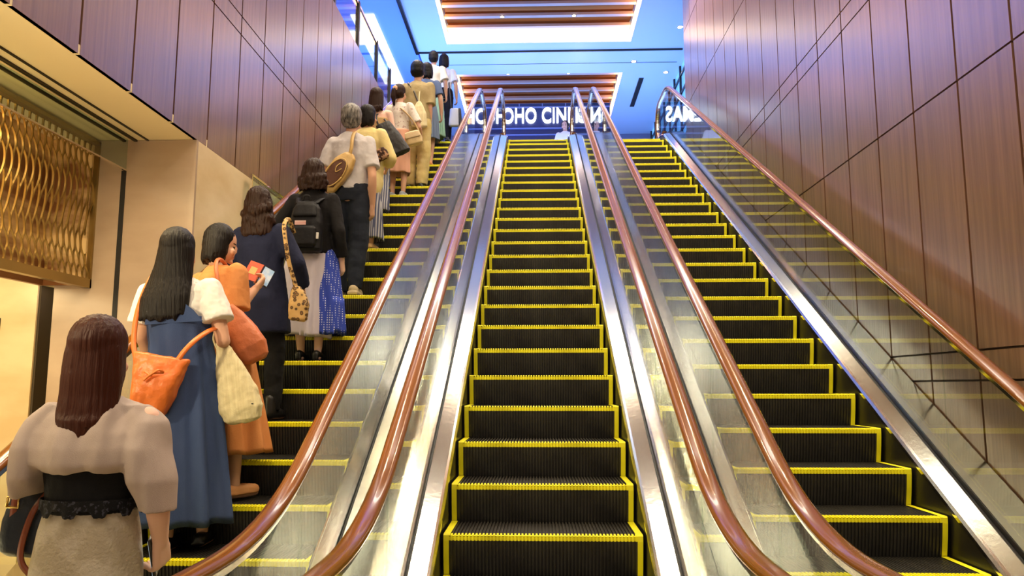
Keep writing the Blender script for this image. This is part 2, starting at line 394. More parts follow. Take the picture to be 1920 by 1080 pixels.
# light bars over the hall (above the picture, mirrored in the steel)
for i, (y, w, nm) in enumerate(((7.15, .50, 'white ceiling light bar nearest the lower landing'), (10.9, .50, 'white ceiling light bar nearest the slatted light box'))):
    t = thing('light_bar', nm, 'ceiling light', (.05, y, 9.4), group='ceiling light bars')
    build(MB().box(-2.5, 2.5, -w / 2 - .05, w / 2 + .05, -.03, 0), 'housing', M['steel_bright'], t)
    build(MB().box(-2.45, 2.45, -w / 2, w / 2, -.05, -.03), 'diffuser', M['lightbar'], t)
# gallery light over the left
t = thing('gallery_light', 'bright L-shaped ceiling light over the upper left gallery', 'ceiling light', (-3.6, 17, 9.4))
build(MB().box(.18, -.32, -1.9, 1.8, -.03, 0).box(-.32, -.75, -1.15, -.55, -.03, 0), 'diffuser', M['covewhite'], t)
# gallery glass railing
t = thing('glass_railing', 'glass railing with dark posts on top of the wood wall', 'railing', (-2.87, 0, 6.84))
for y in (7.25, 8.68, 10.1, 11.53, 12.94, 14.15):
    build(MB().box(-.03, .03, y - .035, y + .035, 0, .92), 'post', M['trimdark'], t)
ys = (7.25, 8.68, 10.1, 11.53, 12.94, 14.15)
for a, b in zip(ys, ys[1:]): build(MB().box(-.006, .006, a + .04, b - .04, .03, .86), 'glass_panel', M['glassg'], t)
build(MB().box(-.02, .02, 7.2, 14.2, .862, .90), 'top_rail', M['steel'], t)
# shop front far up left
t = thing('shop_front', 'dim shop front with pale and dark panels behind the glass railing', 'shop front', (-5.6, 13, 6.84))
for k in range(12):
    build(MB().box(-.1, .0, -5 + k * .9, -5 + k * .9 + .86, .0, 2.5), 'panel', (M['marble_shaded'], M['black'], M['farwall'])[k % 3], t)
build(MB().box(-.1, .08, -5, 5.8, 2.1, 2.2), 'lintel', M['slat'], t)
# glass at the right end, glowing blue in place of reflected windows
t = MB().box(3.55, 3.60, 13.8, 22.9, ZT, 9.4)
struct(t, 'glow_partition_1', [M['glow_blue']], label='glass partition with an added blue glow beyond the end of the wood wall')
g = MB()
for k in range(12): y = 14 + k * .8; g.box(3.50, 3.55, y - .03, y + .03, ZT, 9.4)
for k in range(7): z = ZT + .45 * k + .1; g.box(3.51, 3.55, 13.8, 22.9, z - .025, z + .025)
struct(g, 'trim_4', [M['trimdark']])

# cinema sign
t = thing('cinema_sign', 'navy slatted sign wall with white lit cinema letters', 'sign', (.15, 19.0, ZT))
build(MB().box(-1.75, 1.75, .04, .10, 0, 2.55), 'board', M['signboard'], t)
for z in [.15 + .17 * k for k in range(11)] + [2.42]:
    build(MB().box(-1.75, 1.75, .0, .04, z, z + .035), 'slat', M['signslat'], t)
for x in (-1.2, -.6, 0, .6, 1.2): build(MB().box(x - .012, x + .012, .02, .04, 2.4, 2.54), 'divider', M['signslat'], t)
cu = D.curves.new('letters', 'FONT'); cu.body = 'TOHO CINEMAS'; cu.size = 1; cu.extrude = .05; cu.offset = .012; cu.space_character = 1.04
to = D.objects.new('tmp', cu); COL.objects.link(to); dg = bpy.context.evaluated_depsgraph_get(); dg.update()
lm = D.meshes.new_from_object(to.evaluated_get(dg)); D.objects.remove(to)
xs = [v.co.x for v in lm.vertices]; ysv = [v.co.y for v in lm.vertices]
x0, x1, y0, y1 = min(xs), max(xs), min(ysv), max(ysv)
for v in lm.vertices: v.co = V(((v.co.x - x0) / (x1 - x0) * 2.82 - 1.27, -.02 - v.co.z * 1.0, (v.co.y - y0) / (y1 - y0) * .40 + 2.0))
lm.materials.clear(); link('lettering', lm, M['letter'], t, kind='thing')

# gold lattice screen
t = thing('lattice_screen', 'gold metal lattice screen of wavy strips hanging under the soffit', 'screen', (-3.6, 4.3, 2.38))
fr = MB(); hy = 1.60; H = 1.20
fr.box(-.02, .04, -hy - .04, hy + .04, -.0, .07).box(-.02, .04, -hy - .04, hy + .04, H - .03, H + .0).box(-.02, .04, hy - .0, hy + .05, 0, H).box(-.02, .04, -hy - .05, -hy, 0, H)
build(fr, 'frame', M['gold'], t)
lat = MB(); p = .037; ns = int(2 * hy / p)
zs = [.07 + (H - .1) * i / 96 for i in range(97)]
def phase(z): return 2 * math.pi * (z * 3.6 + .28 * math.sin(z * 5.2))
for i in range(ns + 1):
    y = -hy + i * p; sg = 1 if i % 2 else -1; rs = []
    for z in zs:
        c = math.cos(phase(z)); off = sg * p * .46 * (abs(c) ** .8) * (1 if c > 0 else -1); w = .0030
        dx = .018 * math.sin(z * 9 + 1)
        rs.append([(-.006 + dx, y + off - w, z), (.008 + dx, y + off - w, z), (.008 + dx, y + off + w, z), (-.006 + dx, y + off + w, z)])
    lat.rings(rs)
build(lat, 'lattice', M['gold'], t)
bk = struct(MB().box(-3.97, -3.93, 2.4, 5.9, 2.40, 3.597).box(-3.93, -3.6, 5.88, 5.91, 2.4, 3.597), 'wall_behind_lattice', [mat('amber lit panel', (.85, .62, .30), .35, col2=(.22, .09, .03), cscale=1.3, cvec=(1, .5, 2.6), contrast=(.53, .66))], label='amber wall panel behind the gold lattice')
# smoke curtain of glass
t = thing('smoke_curtain', 'clear glass smoke curtain hanging from the soffit track', 'glass curtain', (-3.32, 3, 3.34))
for a, b in ((-4.5, -1.4), (-1.39, 1.3), (1.31, 2.88)): build(MB().box(-.005, .005, a, b, .0, .25), 'pane', M['glassg'], t)
build(MB().box(-.008, .008, -4.5, 2.88, -.012, .0), 'edge_strip', M['steel_bright'], t)
t = thing('switch_plate', 'small black switch plate on the cream marble wall', 'switch', (-4.80, 6.6, 2.15))
build(MB().box(-.035, .035, -.012, -.001, -.055, .055), 'plate', M['black'], t); build(MB().box(-.012, .012, -.017, -.012, -.02, .0), 'button', M['steel'], t)
t = thing('wall_lamp', 'small white lit lamp at the ceiling of the side passage', 'lamp', (-4.2, 6.58, 2.52)); build(MB().box(-.06, .06, -.03, 0.015, -.03, .0), 'lens', M['spot'], t)
t = thing('guard_glass', 'clear glass guard panel between wood wall and escalator', 'glass guard', (-2.70, 0, 0))
yy = [6.9, 8.6]
build(MB().add([(a, y, z) for a in (-.006, .006) for y, z in ((6.95, 2.5), (6.95, 3.58), (8.7, 3.58), (8.7, 3.5))], [(0, 1, 2, 3), (7, 6, 5, 4), (0, 1, 5, 4), (1, 2, 6, 5), (2, 3, 7, 6), (3, 0, 4, 7)]), 'pane', M['glassg'], t)
build(MB().box(-.012, .012, 6.94, 8.7, 3.58, 3.60).box(-.012, .012, 6.93, 6.95, 2.5, 3.6), 'edge_strip', M['steel_bright'], t)
# ------------------------------------------------------------------ people (built in a 1.65 m frame, then scaled to each stature)
def rotz(p, a, piv=(0, 0, 0)):
    c, s = math.cos(a), math.sin(a); x, y = p[0] - piv[0], p[1] - piv[1]
    return V((piv[0] + c * x - s * y, piv[1] + s * x + c * y, p[2]))
def hand(mb, wrist, elbow, side, palm=None, curl=35, hs=1.0, thumb_fwd=V((0, 1, 0))):
    w = V(wrist); d = (w - V(elbow)).normalized()
    pn = V(palm) if palm is not None else V((-side, 0, 0))
    pn = (pn - d * pn.dot(d)).normalized()            # direction the palm faces
    a = d.cross(pn).normalized()
    if a.dot(thumb_fwd) < 0: a = -a                   # a points to the thumb side
    m = w + d * .075 * hs
    for k in (-.022, -.007, .008, .023): mb.limb([w + a * k * .7 * hs, m + a * k * 1.15 * hs], [.0165 * hs, .0145 * hs], 10)
    for k, ln, c in ((.028, .068, .8), (.0095, .078, 1.), (-.009, .072, 1.1), (-.027, .056, 1.2)):
        b = m + a * k * hs; dd = d.copy(); pts = [b]; ang = math.radians(curl * c)
        for seg, f in ((.45, .8), (.31, 1.1), (.24, .7)):
            dd = (dd * math.cos(ang * f) + pn * math.sin(ang * f)) ; dd.normalize()
            # keep rotating in the d/pn plane
            pr = dd.cross(a).normalized(); pr = pr if pr.dot(pn) > 0 or True else pr
            pts.append(pts[-1] + dd * ln * seg * hs)
            nd = dd; pn2 = (pn - nd * pn.dot(nd));
            pn_ = pn2.normalized() if pn2.length > 1e-4 else -d
            dd = nd
            d_, pn = nd, pn_
        mb.limb(pts, [.0098 * hs, .0092 * hs, .0085 * hs, .0075 * hs], 8)
        pn = V(palm) if palm is not None else V((-side, 0, 0)); pn = (pn - d * pn.dot(d)).normalized()
    tb = w + d * .022 * hs + a * .024 * hs
    t1 = tb + (d * .62 + a * .62 + pn * .30).normalized() * .036 * hs; t2 = t1 + (d * .85 + a * .15 + pn * .45).normalized() * .030 * hs
    mb.limb([tb, t1, t2], [.0135 * hs, .0112 * hs, .0088 * hs], 8)

def make_body(s, arms, feet, head, vox, legs=True):
    mb = MB()
    el = lambda z, rx, ry, yo=0: [V((rx * math.cos(2 * math.pi * j / 20), yo + ry * math.sin(2 * math.pi * j / 20), z)) for j in range(20)]
    mb.rings([el(.80, .13, .09), el(.88, .165, .112, -.01), el(.95, .150, .105, -.005), el(1.03, .125, .09), el(1.12, .135, .095), el(1.22, .152, .105), el(1.30, .155, .092), el(1.345, .125, .07), el(1.375, .07, .055), el(1.40, .045, .045)])
    for sd in (-1, 1):
        mb.ell((sd * .135, 0, 1.315), (.055, .055, .05))
        a = arms[sd]; sh = V((sd * .160, 0, 1.315))
        mb.limb([sh, V(a[0])], [.048, .036]); mb.limb([V(a[0]), V(a[0]).lerp(V(a[1]), .35), V(a[1])], [.036, .037, .024])
        hand(mb, a[1], a[0], sd, *(a[2:] if len(a) > 2 else ()))
    for sd in (-1, 1):
        f = V(feet[sd]); hip = V((sd * .085, -.0, .86)); kn = V((sd * .09, f.y * .5 + .025, .46 + f.z * .5)); an = f + V((0, -.01, .075))
        mb.limb([hip, kn], [.082, .052]); mb.limb([kn, kn.lerp(an, .35) + V((0, -.010, 0)), an], [.050, .047, .030])
        mb.limb([f + V((0, -.045, .030)), f + V((0, .06, .030)), f + V((sd * .005, .14, .020))], [.030, .034, .022])
    hr, tilt = head
    hb = MB()
    hb.ell((0, -.005, 1.553), (.073, .090, .092), 20); hb.ell((0, .022, 1.487), (.055, .066, .068), 16)
    hb.ell((0, .082, 1.505), (.012, .017, .018), 10); hb.ell((0, .086, 1.520), (.008, .012, .024), 10); hb.ell((0, .070, 1.432), (.022, .016, .014), 10)
    hb.ell((0, .078, 1.462), (.022, .010, .010), 10)
    for sd in (-1, 1): hb.ell((sd * .074, -.004, 1.505), (.010, .018, .030), 10); hb.ell((sd * .040, .058, 1.487), (.024, .022, .024), 10)
    R = Matrix.Rotation(hr, 4, 'Z') @ Matrix.Rotation(tilt, 4, 'X'); pv = V((0, -.01, 1.42))
    hb.v = [tuple(R @ (V(p) - pv) + pv) for p in hb.v]; mb.add(hb.v, hb.f)
    mb.limb([V((0, -.012, 1.36)), V((0, -.004, 1.47))], [.050, .046])
    me = remesh(mb, vox, 5, 'body'); Ri = R.inverted()
    for p in me.polygons:
        q = Ri @ (V(p.center) - pv) + pv
        if q.y > .055:
            if abs(q.x) < .021 and abs(q.z - 1.4625) < .0065: p.material_index = 1
            elif .020 < abs(q.x) < .042 and abs(q.z - 1.520) < .006: p.material_index = 2
            elif .018 < abs(q.x) < .048 and abs(q.z - 1.541) < .0035: p.material_index = 2
    return me, R, pv

def make_hair(style, R, pv, ln=.3, vox=.007):
    mb = MB()
    mb.ell((0, -.022, 1.565), (.089, .094, .098), 22)
    mb.ell((0, -.03, 1.52), (.088, .085, .085), 18)
    def loft(zs, sx=0): mb.rings([[V((sx * max(0, 1.52 - z) + rx * math.cos(2 * math.pi * j / 22), yo + ry * math.sin(2 * math.pi * j / 22), z)) for j in range(22)] for z, rx, ry, yo in zs])
    b = 1.56
    if style == 'long': loft([(1.60, .08, .07, -.03), (1.54, .092, .078, -.035), (1.46, .096, .075, -.045), (1.40, .094, .062, -.06), (1.34, .094, .052, -.078), (max(1.25, 1.60 - ln + .06), .084, .040, -.098), (1.60 - ln, .062, .030, -.105), (1.585 - ln, .04, .018, -.105)])
    elif style == 'verylong': loft([(1.60, .08, .07, -.03), (1.54, .092, .078, -.035), (1.46, .100, .072, -.045), (1.38, .112, .056, -.070), (1.28, .128, .050, -.105), (1.18, .128, .046, -.118), (1.60 - ln, .105, .040, -.120), (1.585 - ln, .07, .02, -.12)], -.16)
    elif style == 'bob': loft([(1.60, .08, .07, -.03), (1.54, .094, .080, -.03), (1.47, .096, .078, -.03), (1.42, .088, .068, -.035), (1.40, .070, .05, -.04)])
    elif style == 'wavy':
        loft([(1.60, .08, .07, -.03), (1.54, .096, .085, -.03), (1.46, .108, .080, -.035), (1.38, .118, .072, -.055), (1.60 - ln, .11, .055, -.075), (1.58 - ln, .07, .03, -.07)])
        rnd = random.Random(3)
        for i in range(34):
            a = rnd.uniform(-math.pi * .98, -.02); z = rnd.uniform(1.60 - ln, 1.50); mb.ell((.105 * math.cos(a), -.04 + .075 * math.sin(a), z), (.026, .026, .030), 8)
    elif style == 'pony':
        mb.limb([V((0, -.105, 1.57)), V((0, -.140, 1.53)), V((-.01, -.135, 1.44)), V((-.012, -.115, 1.33))], [.022, .036, .040, .016])
    elif style == 'short':
        mb.ell((0, -.045, 1.49), (.072, .058, .060), 16)
    mb.v = [tuple(R @ (V(p) - pv) + pv) for p in mb.v]
    me = remesh(mb, vox, 3, 'hair')
    amp = {'wavy': .010, 'short': .005}.get(style, .0032)
    def fn(p):
        a = math.atan2(p.y + .03, p.x)
        zf = 14 if style == 'wavy' else 3
        low = 0
        return amp * (noise.noise(V((math.cos(a) * 9, math.sin(a) * 9, p.z * zf))) + .6 * noise.noise(V((math.cos(a) * 26, math.sin(a) * 26, p.z * zf * 1.3 + 4))))
    displace(me, fn)
    if style in ('long', 'verylong', 'bob'):     # ragged ends
        zc = min(v.co.z for v in me.vertices)
        for v in me.vertices:
            if v.co.z < zc + .05: v.co.z += .022 * noise.noise(V((v.co.x * 55, v.co.y * 20, 3)))
    return me

def garment(rows, arms, sl=None, vox=.009, fold=None, extra=None, nseg=28):
    """rows: (z, rx, ry, yoff) of the trunk; sl: {side: (fraction of whole arm, r_shoulder, r_end)}"""
    mb = MB()
    mb.rings([[V((rx * math.cos(2 * math.pi * j / nseg), yo + ry * math.sin(2 * math.pi * j / nseg), z)) for j in range(nseg)] for z, rx, ry, yo in rows])
    if sl:
        for sd in (-1, 1):
            if sd not in sl: continue
            fr, r0, r1 = sl[sd]; a = arms[sd]; sh = V((sd * .150, 0, 1.315)); e = V(a[0]); w = V(a[1])
            l1 = (e - sh).length; l2 = (w - e).length; tot = fr * (l1 + l2)
            if tot <= l1: pts = [sh, sh.lerp(e, tot / l1)]; R = [r0, r1]
            else: pts = [sh, e, e.lerp(w, (tot - l1) / l2)]; R = [r0, (r0 + r1) / 2, r1]
            for i in range(len(pts) - 1): mb.tube([pts[i], pts[i + 1]], [R[i], R[i + 1]], 18)
            for q, r in zip(pts[:-1], R): mb.ell(q, (r, r, r), 14)
    if extra: extra(mb)
    me = remesh(mb, vox, 3, 'garment'); displace(me, fold or folds()); return me
def skirt(rows, n=9, amp=.02, seed=0, nseg=96, hem=0.0, nz=26):
    """rows top to bottom (z, rx, ry, xoff, yoff); folds grow towards the hem"""
    mb = MB(); rs = []; z0, z1 = rows[0][0], rows[-1][0]
    def at(z):
        for a, b in zip(rows, rows[1:]):
            if a[0] >= z >= b[0]:
                t = (a[0] - z) / (a[0] - b[0]); return [a[i] + (b[i] - a[i]) * t for i in range(5)]
        return rows[-1]
    for i in range(nz + 1):
        z = z0 + (z1 - z0) * i / nz; _, rx, ry, xo, yo = at(z); t = i / nz; ring = []
        for j in range(nseg):
            a = 2 * math.pi * j / nseg
            k = 1 + amp * t ** .7 * (math.sin(n * a + seed + 1.2 * math.sin(2 * a + seed)) + .5 * math.sin((n * 2 + 1) * a + seed * 2)) / max(rx, .05)
            ring.append(V((xo + rx * k * math.cos(a), yo + ry * k * math.sin(a), z + hem * math.cos(a + seed) * t + .006 * t * math.sin(n * a))))
        rs.append(ring)
    for i in range(6): rs.append([V((p.x + (rows[-1][3] - p.x) * .03 * (i + 1), p.y + (rows[-1][4] - p.y) * .03 * (i + 1), p.z + .05 * (i + 1))) for p in rs[nz]])
    mb.rings(rs); return fixn(mb.mesh('skirt'))
def trousers(feet, top=1.0, r=(.100, .078, .062), vox=.009, hem=.06, fold=None, flare=1.0):
    mb = MB(); el = lambda z, rx, ry: [V((rx * math.cos(2 * math.pi * j / 24), -.006 + ry * math.sin(2 * math.pi * j / 24), z)) for j in range(24)]
    mb.rings([el(.80, .150, .108), el(.88, .176, .124), el(.95, .160, .115), el(top, .140, .103)])
    for sd in (-1, 1):
        f = V(feet[sd]); hip = V((sd * .082, 0, .84)); kn = V((sd * .09, f.y * .5 + .02, .46 + f.z * .5)); an = f + V((0, -.01, hem))
        mb.limb([hip, kn], [r[0], r[1]], 18); mb.tube([kn, an], [r[1], r[2] * flare], 18)
    me = remesh(mb, vox, 3, 'trousers'); displace(me, fold or folds(.008, 8, 9)); return me
def shoe(kind, f, sd):
    mb = MB(); f = V(f); x = f.x
    if kind == 'loafer' or kind == 'flat':
        mb.limb([f + V((0, -.055, .022)), f + V((0, .05, .022)), f + V((sd * .004, .135, .018))], [.036, .040, .032], 12)
        sole = [(x - .034, -.09), (x + .034, -.09), (x + .040, .05), (x + .034, .13), (x + .0, .172), (x - .034, .13), (x - .040, .05)]
        mb.rings([[V((a, f.y + b, f.z + z)) for a, b in sole] for z in (.0, .014)])
        me = remesh(mb, .006, 2, 'shoe')
    elif kind == 'heel':
        mb.limb([f + V((0, -.055, .045)), f + V((0, .04, .030)), f + V((sd * .004, .125, .018))], [.034, .036, .030], 12)
        mb.box(x - .022, x + .022, f.y - .085, f.y - .04, f.z, f.z + .05)
        sole = [(x - .030, -.02), (x + .030, -.02), (x + .040, .06), (x + .034, .13), (x + .0, .165), (x - .034, .13), (x - .040, .06)]
        mb.rings([[V((a, f.y + b, f.z + z)) for a, b in sole] for z in (.0, .012)])
        me = remesh(mb, .006, 2, 'shoe')
    elif kind == 'boot':
        mb.limb([f + V((0, -.03, .13)), f + V((0, -.045, .035)), f + V((0, .06, .032)), f + V((0, .13, .024))], [.046, .042, .042, .034], 12)
        me = remesh(mb, .007, 2, 'shoe')
    else:   # sneaker
        mb.limb([f + V((0, -.05, .045)), f + V((0, .04, .042)), f + V((sd * .004, .125, .028))], [.040, .043, .036], 12)
        sole = [(x - .040, -.095), (x + .040, -.095), (x + .046, .05), (x + .040, .13), (x + .0, .178), (x - .040, .13), (x - .046, .05)]
        mb.rings([[V((a, f.y + b, f.z + z)) for a, b in sole] for z in (.0, .024)])
        me = remesh(mb, .007, 2, 'shoe')
    zm = min(v.co.z for v in me.vertices)
    for v in me.vertices: v.co.z += f.z + .001 - zm
    return me
ARM = {-1: (V((-.215, -.02, 1.07)), V((-.225, .05, .85))), 1: (V((.215, -.02, 1.07)), V((.225, .05, .85)))}
class Person:
    def __init__(s, label, pos, H, rot=0, head=(0, 0), hair=('long', 'hair_black', .3), arms=None, feet=None, skin='skin', vox=.0085, lean=0.):
        s.k = H / 1.65; s.pos = V(pos); s.inv = (Matrix.Rotation(rot, 4, 'Z') @ Matrix.Rotation(lean, 4, 'Y')).inverted()
        s.root = thing('person', label, 'person', pos, rot, 'people queueing on the escalator'); s.root.rotation_euler.y = lean
        s.arms = {}; arms = arms or {}
        for sd in (-1, 1):
            a = arms.get(sd)
            s.arms[sd] = tuple([s.loc(a[0]), s.loc(a[1])] + list(a[2:])) if a else ARM[sd]
        s.feet = feet or {-1: (-.09, 0, 0), 1: (.09, .02, 0)}
        me, R, pv = make_body(s, s.arms, s.feet, head, vox); s.R = R; s.pv = pv
        s.put('body', me, [M[skin], M['lips'], M['eye']])
        if hair: s.put('hair', make_hair(hair[0], R, pv, hair[2] if len(hair) > 2 else .3, min(vox, .008)), M[hair[1]])
    def loc(s, p):    # design-space point to the person's own 1.65 m frame
        q = V(p) - s.pos; return (s.inv @ q) / s.k
    def put(s, name, me, m, parent=None, **k):
        me.transform(Matrix.Scale(s.k, 4)); me.name = name
        return link(name, me, m, parent or s.root, True, **k)
    def shoes(s, kind, m):
        for sd in (-1, 1): s.put('shoe', shoe(kind, s.feet[sd], sd), m)

# ---- bags: soft solids built from rounded cross-sections, placed in design space
def soft(rows, n=28, p=3.2, fold=.004, ff=14, vox=None):
    """rows (z, hx, hy, xo, yo): superellipse sections"""
    mb = MB(); rs = []
    for z, hx, hy, xo, yo in rows:
        ring = []
        for j in range(n):
            a = 2 * math.pi * j / n; c, s_ = math.cos(a), math.sin(a)
            ring.append(V((xo + hx * math.copysign(abs(c) ** (2 / p), c), yo + hy * math.copysign(abs(s_) ** (2 / p), s_), z)))
        rs.append(ring)
    mb.rings(rs); me = remesh(mb, vox or .007, 3, 'bag'); displace(me, folds(fold, ff, ff * .6, .001)); return me
def strap(pts, w=.018, t=.004, nrm=(0, -1, 0), sub=6):
    pts = [V(p) for p in pts]; P = []
    for i in range(len(pts) - 1):
        p0 = pts[max(i - 1, 0)]; p1 = pts[i]; p2 = pts[i + 1]; p3 = pts[min(i + 2, len(pts) - 1)]
        for k in range(sub):
            u = k / sub; P.append(.5 * ((2 * p1) + (p2 - p0) * u + (2 * p0 - 5 * p1 + 4 * p2 - p3) * u * u + (3 * p1 - p0 - 3 * p2 + p3) * u ** 3))
    P.append(pts[-1]); rs = []
    for i, p in enumerate(P):
        tn = (P[min(i + 1, len(P) - 1)] - P[max(i - 1, 0)]).normalized(); n_ = V(nrm); n_ = (n_ - tn * n_.dot(tn))
        n_ = n_.normalized() if n_.length > 1e-3 else tn.orthogonal().normalized(); b = tn.cross(n_)
        rs.append([p + b * w + n_ * t, p - b * w + n_ * t, p - b * w - n_ * t, p + b * w - n_ * t])
    mb = MB(); mb.rings(rs); return fixn(mb.mesh('strap'))
def bag(label, cat, name, loc, rot=(0, 0, 0)):
    o = thing(name, label, cat, loc); o.rotation_euler = rot; return o

def inw(t, pts):
    im = (Matrix.Translation(t.location) @ t.rotation_euler.to_matrix().to_4x4()).inverted()
    return [im @ V(p) for p in pts]
# ================= the queue, nearest first =================
TR = [(.90, .150, .110, 0), (1.00, .140, .108, 0), (1.12, .145, .108, 0), (1.22, .163, .118, 0), (1.31, .172, .100, 0), (1.355, .125, .078, -.002), (1.385, .075, .062, -.004)]
# 1: the woman in the beige batwing top
F1 = {-1: (-.09, 0, 0), 1: (.10, .03, 0)}
P = Person('woman with straight reddish brown hair in a beige batwing top and grey skirt', (-1.60, 2.76, .012), 1.84, 0, (.06, .05), ('long', 'hair_red', .335),
           {-1: (V((-1.93, 2.84, 1.27)), V((-1.845, 2.80, 1.285)), (0, 0, -1), 80, 1.0, V((0, 1, 0))),
            1: (V((-1.350, 2.73, 1.215)), V((-1.362, 2.80, 1.045)), (-1, .2, 0), 48)}, F1, 'skin_pale', .0065)
BW = cloth('beige knit', (.42, .34, .30), (.48, .395, .35), 420, .3)
wing = lambda mb: [mb.rings([[c + V((rx * math.cos(2 * math.pi * j / 20), ry * math.sin(2 * math.pi * j / 20), 0)) for j in range(20)] for c, rx, ry in rows]) for rows in (
    [(V((-.115, 0, 1.372)), .045, .055), (V((-.156, 0, 1.312)), .064, .078), (V((-.178, -.01, 1.23)), .068, .105), (V((-.190, -.01, 1.14)), .066, .105), (V((-.212, .0, 1.075)), .046, .080)],
    [(V((.115, 0, 1.372)), .045, .055), (V((.156, 0, 1.312)), .064, .078), (V((.178, -.01, 1.23)), .066, .105), (V((.200, -.012, 1.13)), .072, .108), (V((.222, -.012, 1.03)), .052, .080)])]
P.put('batwing_top', garment([(1.160, .165, .126, -.008), (1.18, .205, .140, -.01), (1.23, .212, .142, -.008), (1.28, .200, .130, -.006), (1.33, .165, .105, -.004), (1.365, .120, .082, -.004), (1.392, .072, .064, -.006)], P.arms, None, .008, lambda p: .016 * noise.noise(V((p.x * 15, p.y * 6, p.z * 3.2))) + .006 * noise.noise(V((p.x * 34, p.y * 12, p.z * 7))), wing), BW)
P.put('black_camisole', garment([(1.03, .142, .112, 0), (1.10, .146, .114, 0), (1.20, .160, .122, 0)], P.arms, None, .008, folds(.003, 9, 6)), cloth('black jersey', (.006, .006, .007)))
# lace hem: zig-zag band
lace = MB(); n = 120; rs = []
for t_ in (0, .35, .7, 1.):
    ring = []
    for j in range(n):
        a = 2 * math.pi * j / n; z = 1.075 - t_ * (.042 + .013 * math.sin(a * 11) + .004 * math.sin(a * 33)); r = 1 + .03 * t_ + .010 * math.sin(a * 26)
        ring.append(V((.153 * r * math.cos(a), .120 * r * math.sin(a), z)))
    rs.append(ring)
lace.rings(rs, cap=False)
P.put('lace_hem', fixn(lace.mesh('lace')), cloth('black lace', (.004, .004, .006), (.05, .05, .07), 500, .6, .6, 90, ct=(.55, .62)))
P.put('skirt', skirt([(1.06, .135, .102, 0, 0), (.97, .156, .118, 0, 0), (.85, .172, .128, 0, 0), (.50, .185, .135, 0, 0), (.30, .19, .14, 0, 0)], 5, .006, 1), cloth('grey brocade', (.42, .36, .26), (.52, .46, .36), 90, .5, .7, 14, ct=(.45, .6)))
P.shoes('flat', cloth('beige suede', (.45, .33, .22)))
# 2: pinafore
P2 = P = Person('woman with very long black hair in a white blouse and blue pinafore dress', (-2.06, 4.55, .662), 1.90, .12, (-.05, .03), ('verylong', 'hair_black', .43),
           {-1: (V((-2.38, 4.52, 1.90)), V((-2.38, 4.70, 1.72)), (1, 0, 0), 35), 1: (V((-1.885, 4.52, 1.87)), V((-1.99, 4.74, 1.92)), (0, 0, 1), 60, 1.0, V((-1, 0, 0)))},
           {-1: (-.08, -.02, 0), 1: (.07, .05, 0)}, 'skin', .0065, -.075)
WH = cloth('white cotton', (.80, .77, .72))
P.put('blouse', garment([(1.00, .140, .108, 0)] + TR[2:], P.arms, {-1: (.36, .066, .088), 1: (.36, .066, .088)}, .008, folds(.008, 12, 6)), WH)
DN = cloth('blue cotton', (.040, .068, .165), (.058, .090, .205), 300, .3, .9, 3, (2, 2, .5))
P.put('pinafore_dress', skirt([(1.17, .170, .130, 0, 0), (1.10, .168, .128, 0, 0), (1.03, .162, .124, 0, 0), (.93, .180, .136, 0, 0), (.70, .196, .155, 0, 0), (.12, .225, .19, .0, 0)], 8, .022, 2.2, hem=.012), DN)
for a, b in (((-.05, -.122, 1.19), (-.155, -.125, 1.15)), ):
    pass
bib = MB(); bib.add([(-.135, -.131, 1.14), (.150, -.131, 1.14), (.105, -.130, 1.20), (.02, -.124, 1.275), (-.09, -.124, 1.275), (-.120, -.128, 1.22)], [(0, 1, 2, 3, 4, 5)])
bib.add([(-.135, -.125, 1.14), (.150, -.125, 1.14), (.105, -.124, 1.20), (.02, -.119, 1.275), (-.09, -.119, 1.275), (-.120, -.122, 1.22)], [(5, 4, 3, 2, 1, 0)])
P.put('dress_bib', fixn(bib.mesh('bib')), DN)
P.put('shoulder_strap', strap([(-.04, -.124, 1.27), (-.09, -.100, 1.34), (-.100, -.01, 1.385), (-.09, .10, 1.30)], .018, .004), DN)
P.shoes('flat', M['black'])
# 3: orange dress
P3 = P = Person('woman with a black bob in a long orange dress, looking at her phone', (-1.98, 4.93, .892), 1.81, -.42, (-.55, -.22), ('bob', 'hair_black', .2),
           {-1: (V((-2.25, 5.05, 2.12)), V((-2.02, 5.22, 2.26)), (0, -.3, 1), 55, 1.0, V((1, 0, 0))), 1: (V((-1.975, 4.90, 2.09)), V((-1.90, 5.05, 2.26)), (-.6, -.2, .8), 45, 1.0, V((-1, 0, .3)))},
           {-1: (-.08, -.06, 0), 1: (.09, -.02, 0)}, 'skin', .0065, -.12)
OR = cloth('burnt orange cotton', (.62, .24, .075), (.70, .29, .10), 300, .3)
P.put('dress_bodice', garment([(.98, .150, .118, 0)] + TR[2:], P.arms, {-1: (.50, .066, .080), 1: (.50, .066, .085)}, .008, folds(.009, 10, 5)), OR)
P.put('dress_skirt', skirt([(1.08, .146, .114, 0, 0), (.95, .180, .14, 0, 0), (.60, .215, .18, 0, 0), (.24, .25, .22, 0, 0)], 7, .026, .6), OR)
P.shoes('flat', cloth('tan leather', (.62, .30, .12), None, 60, .1, .4))
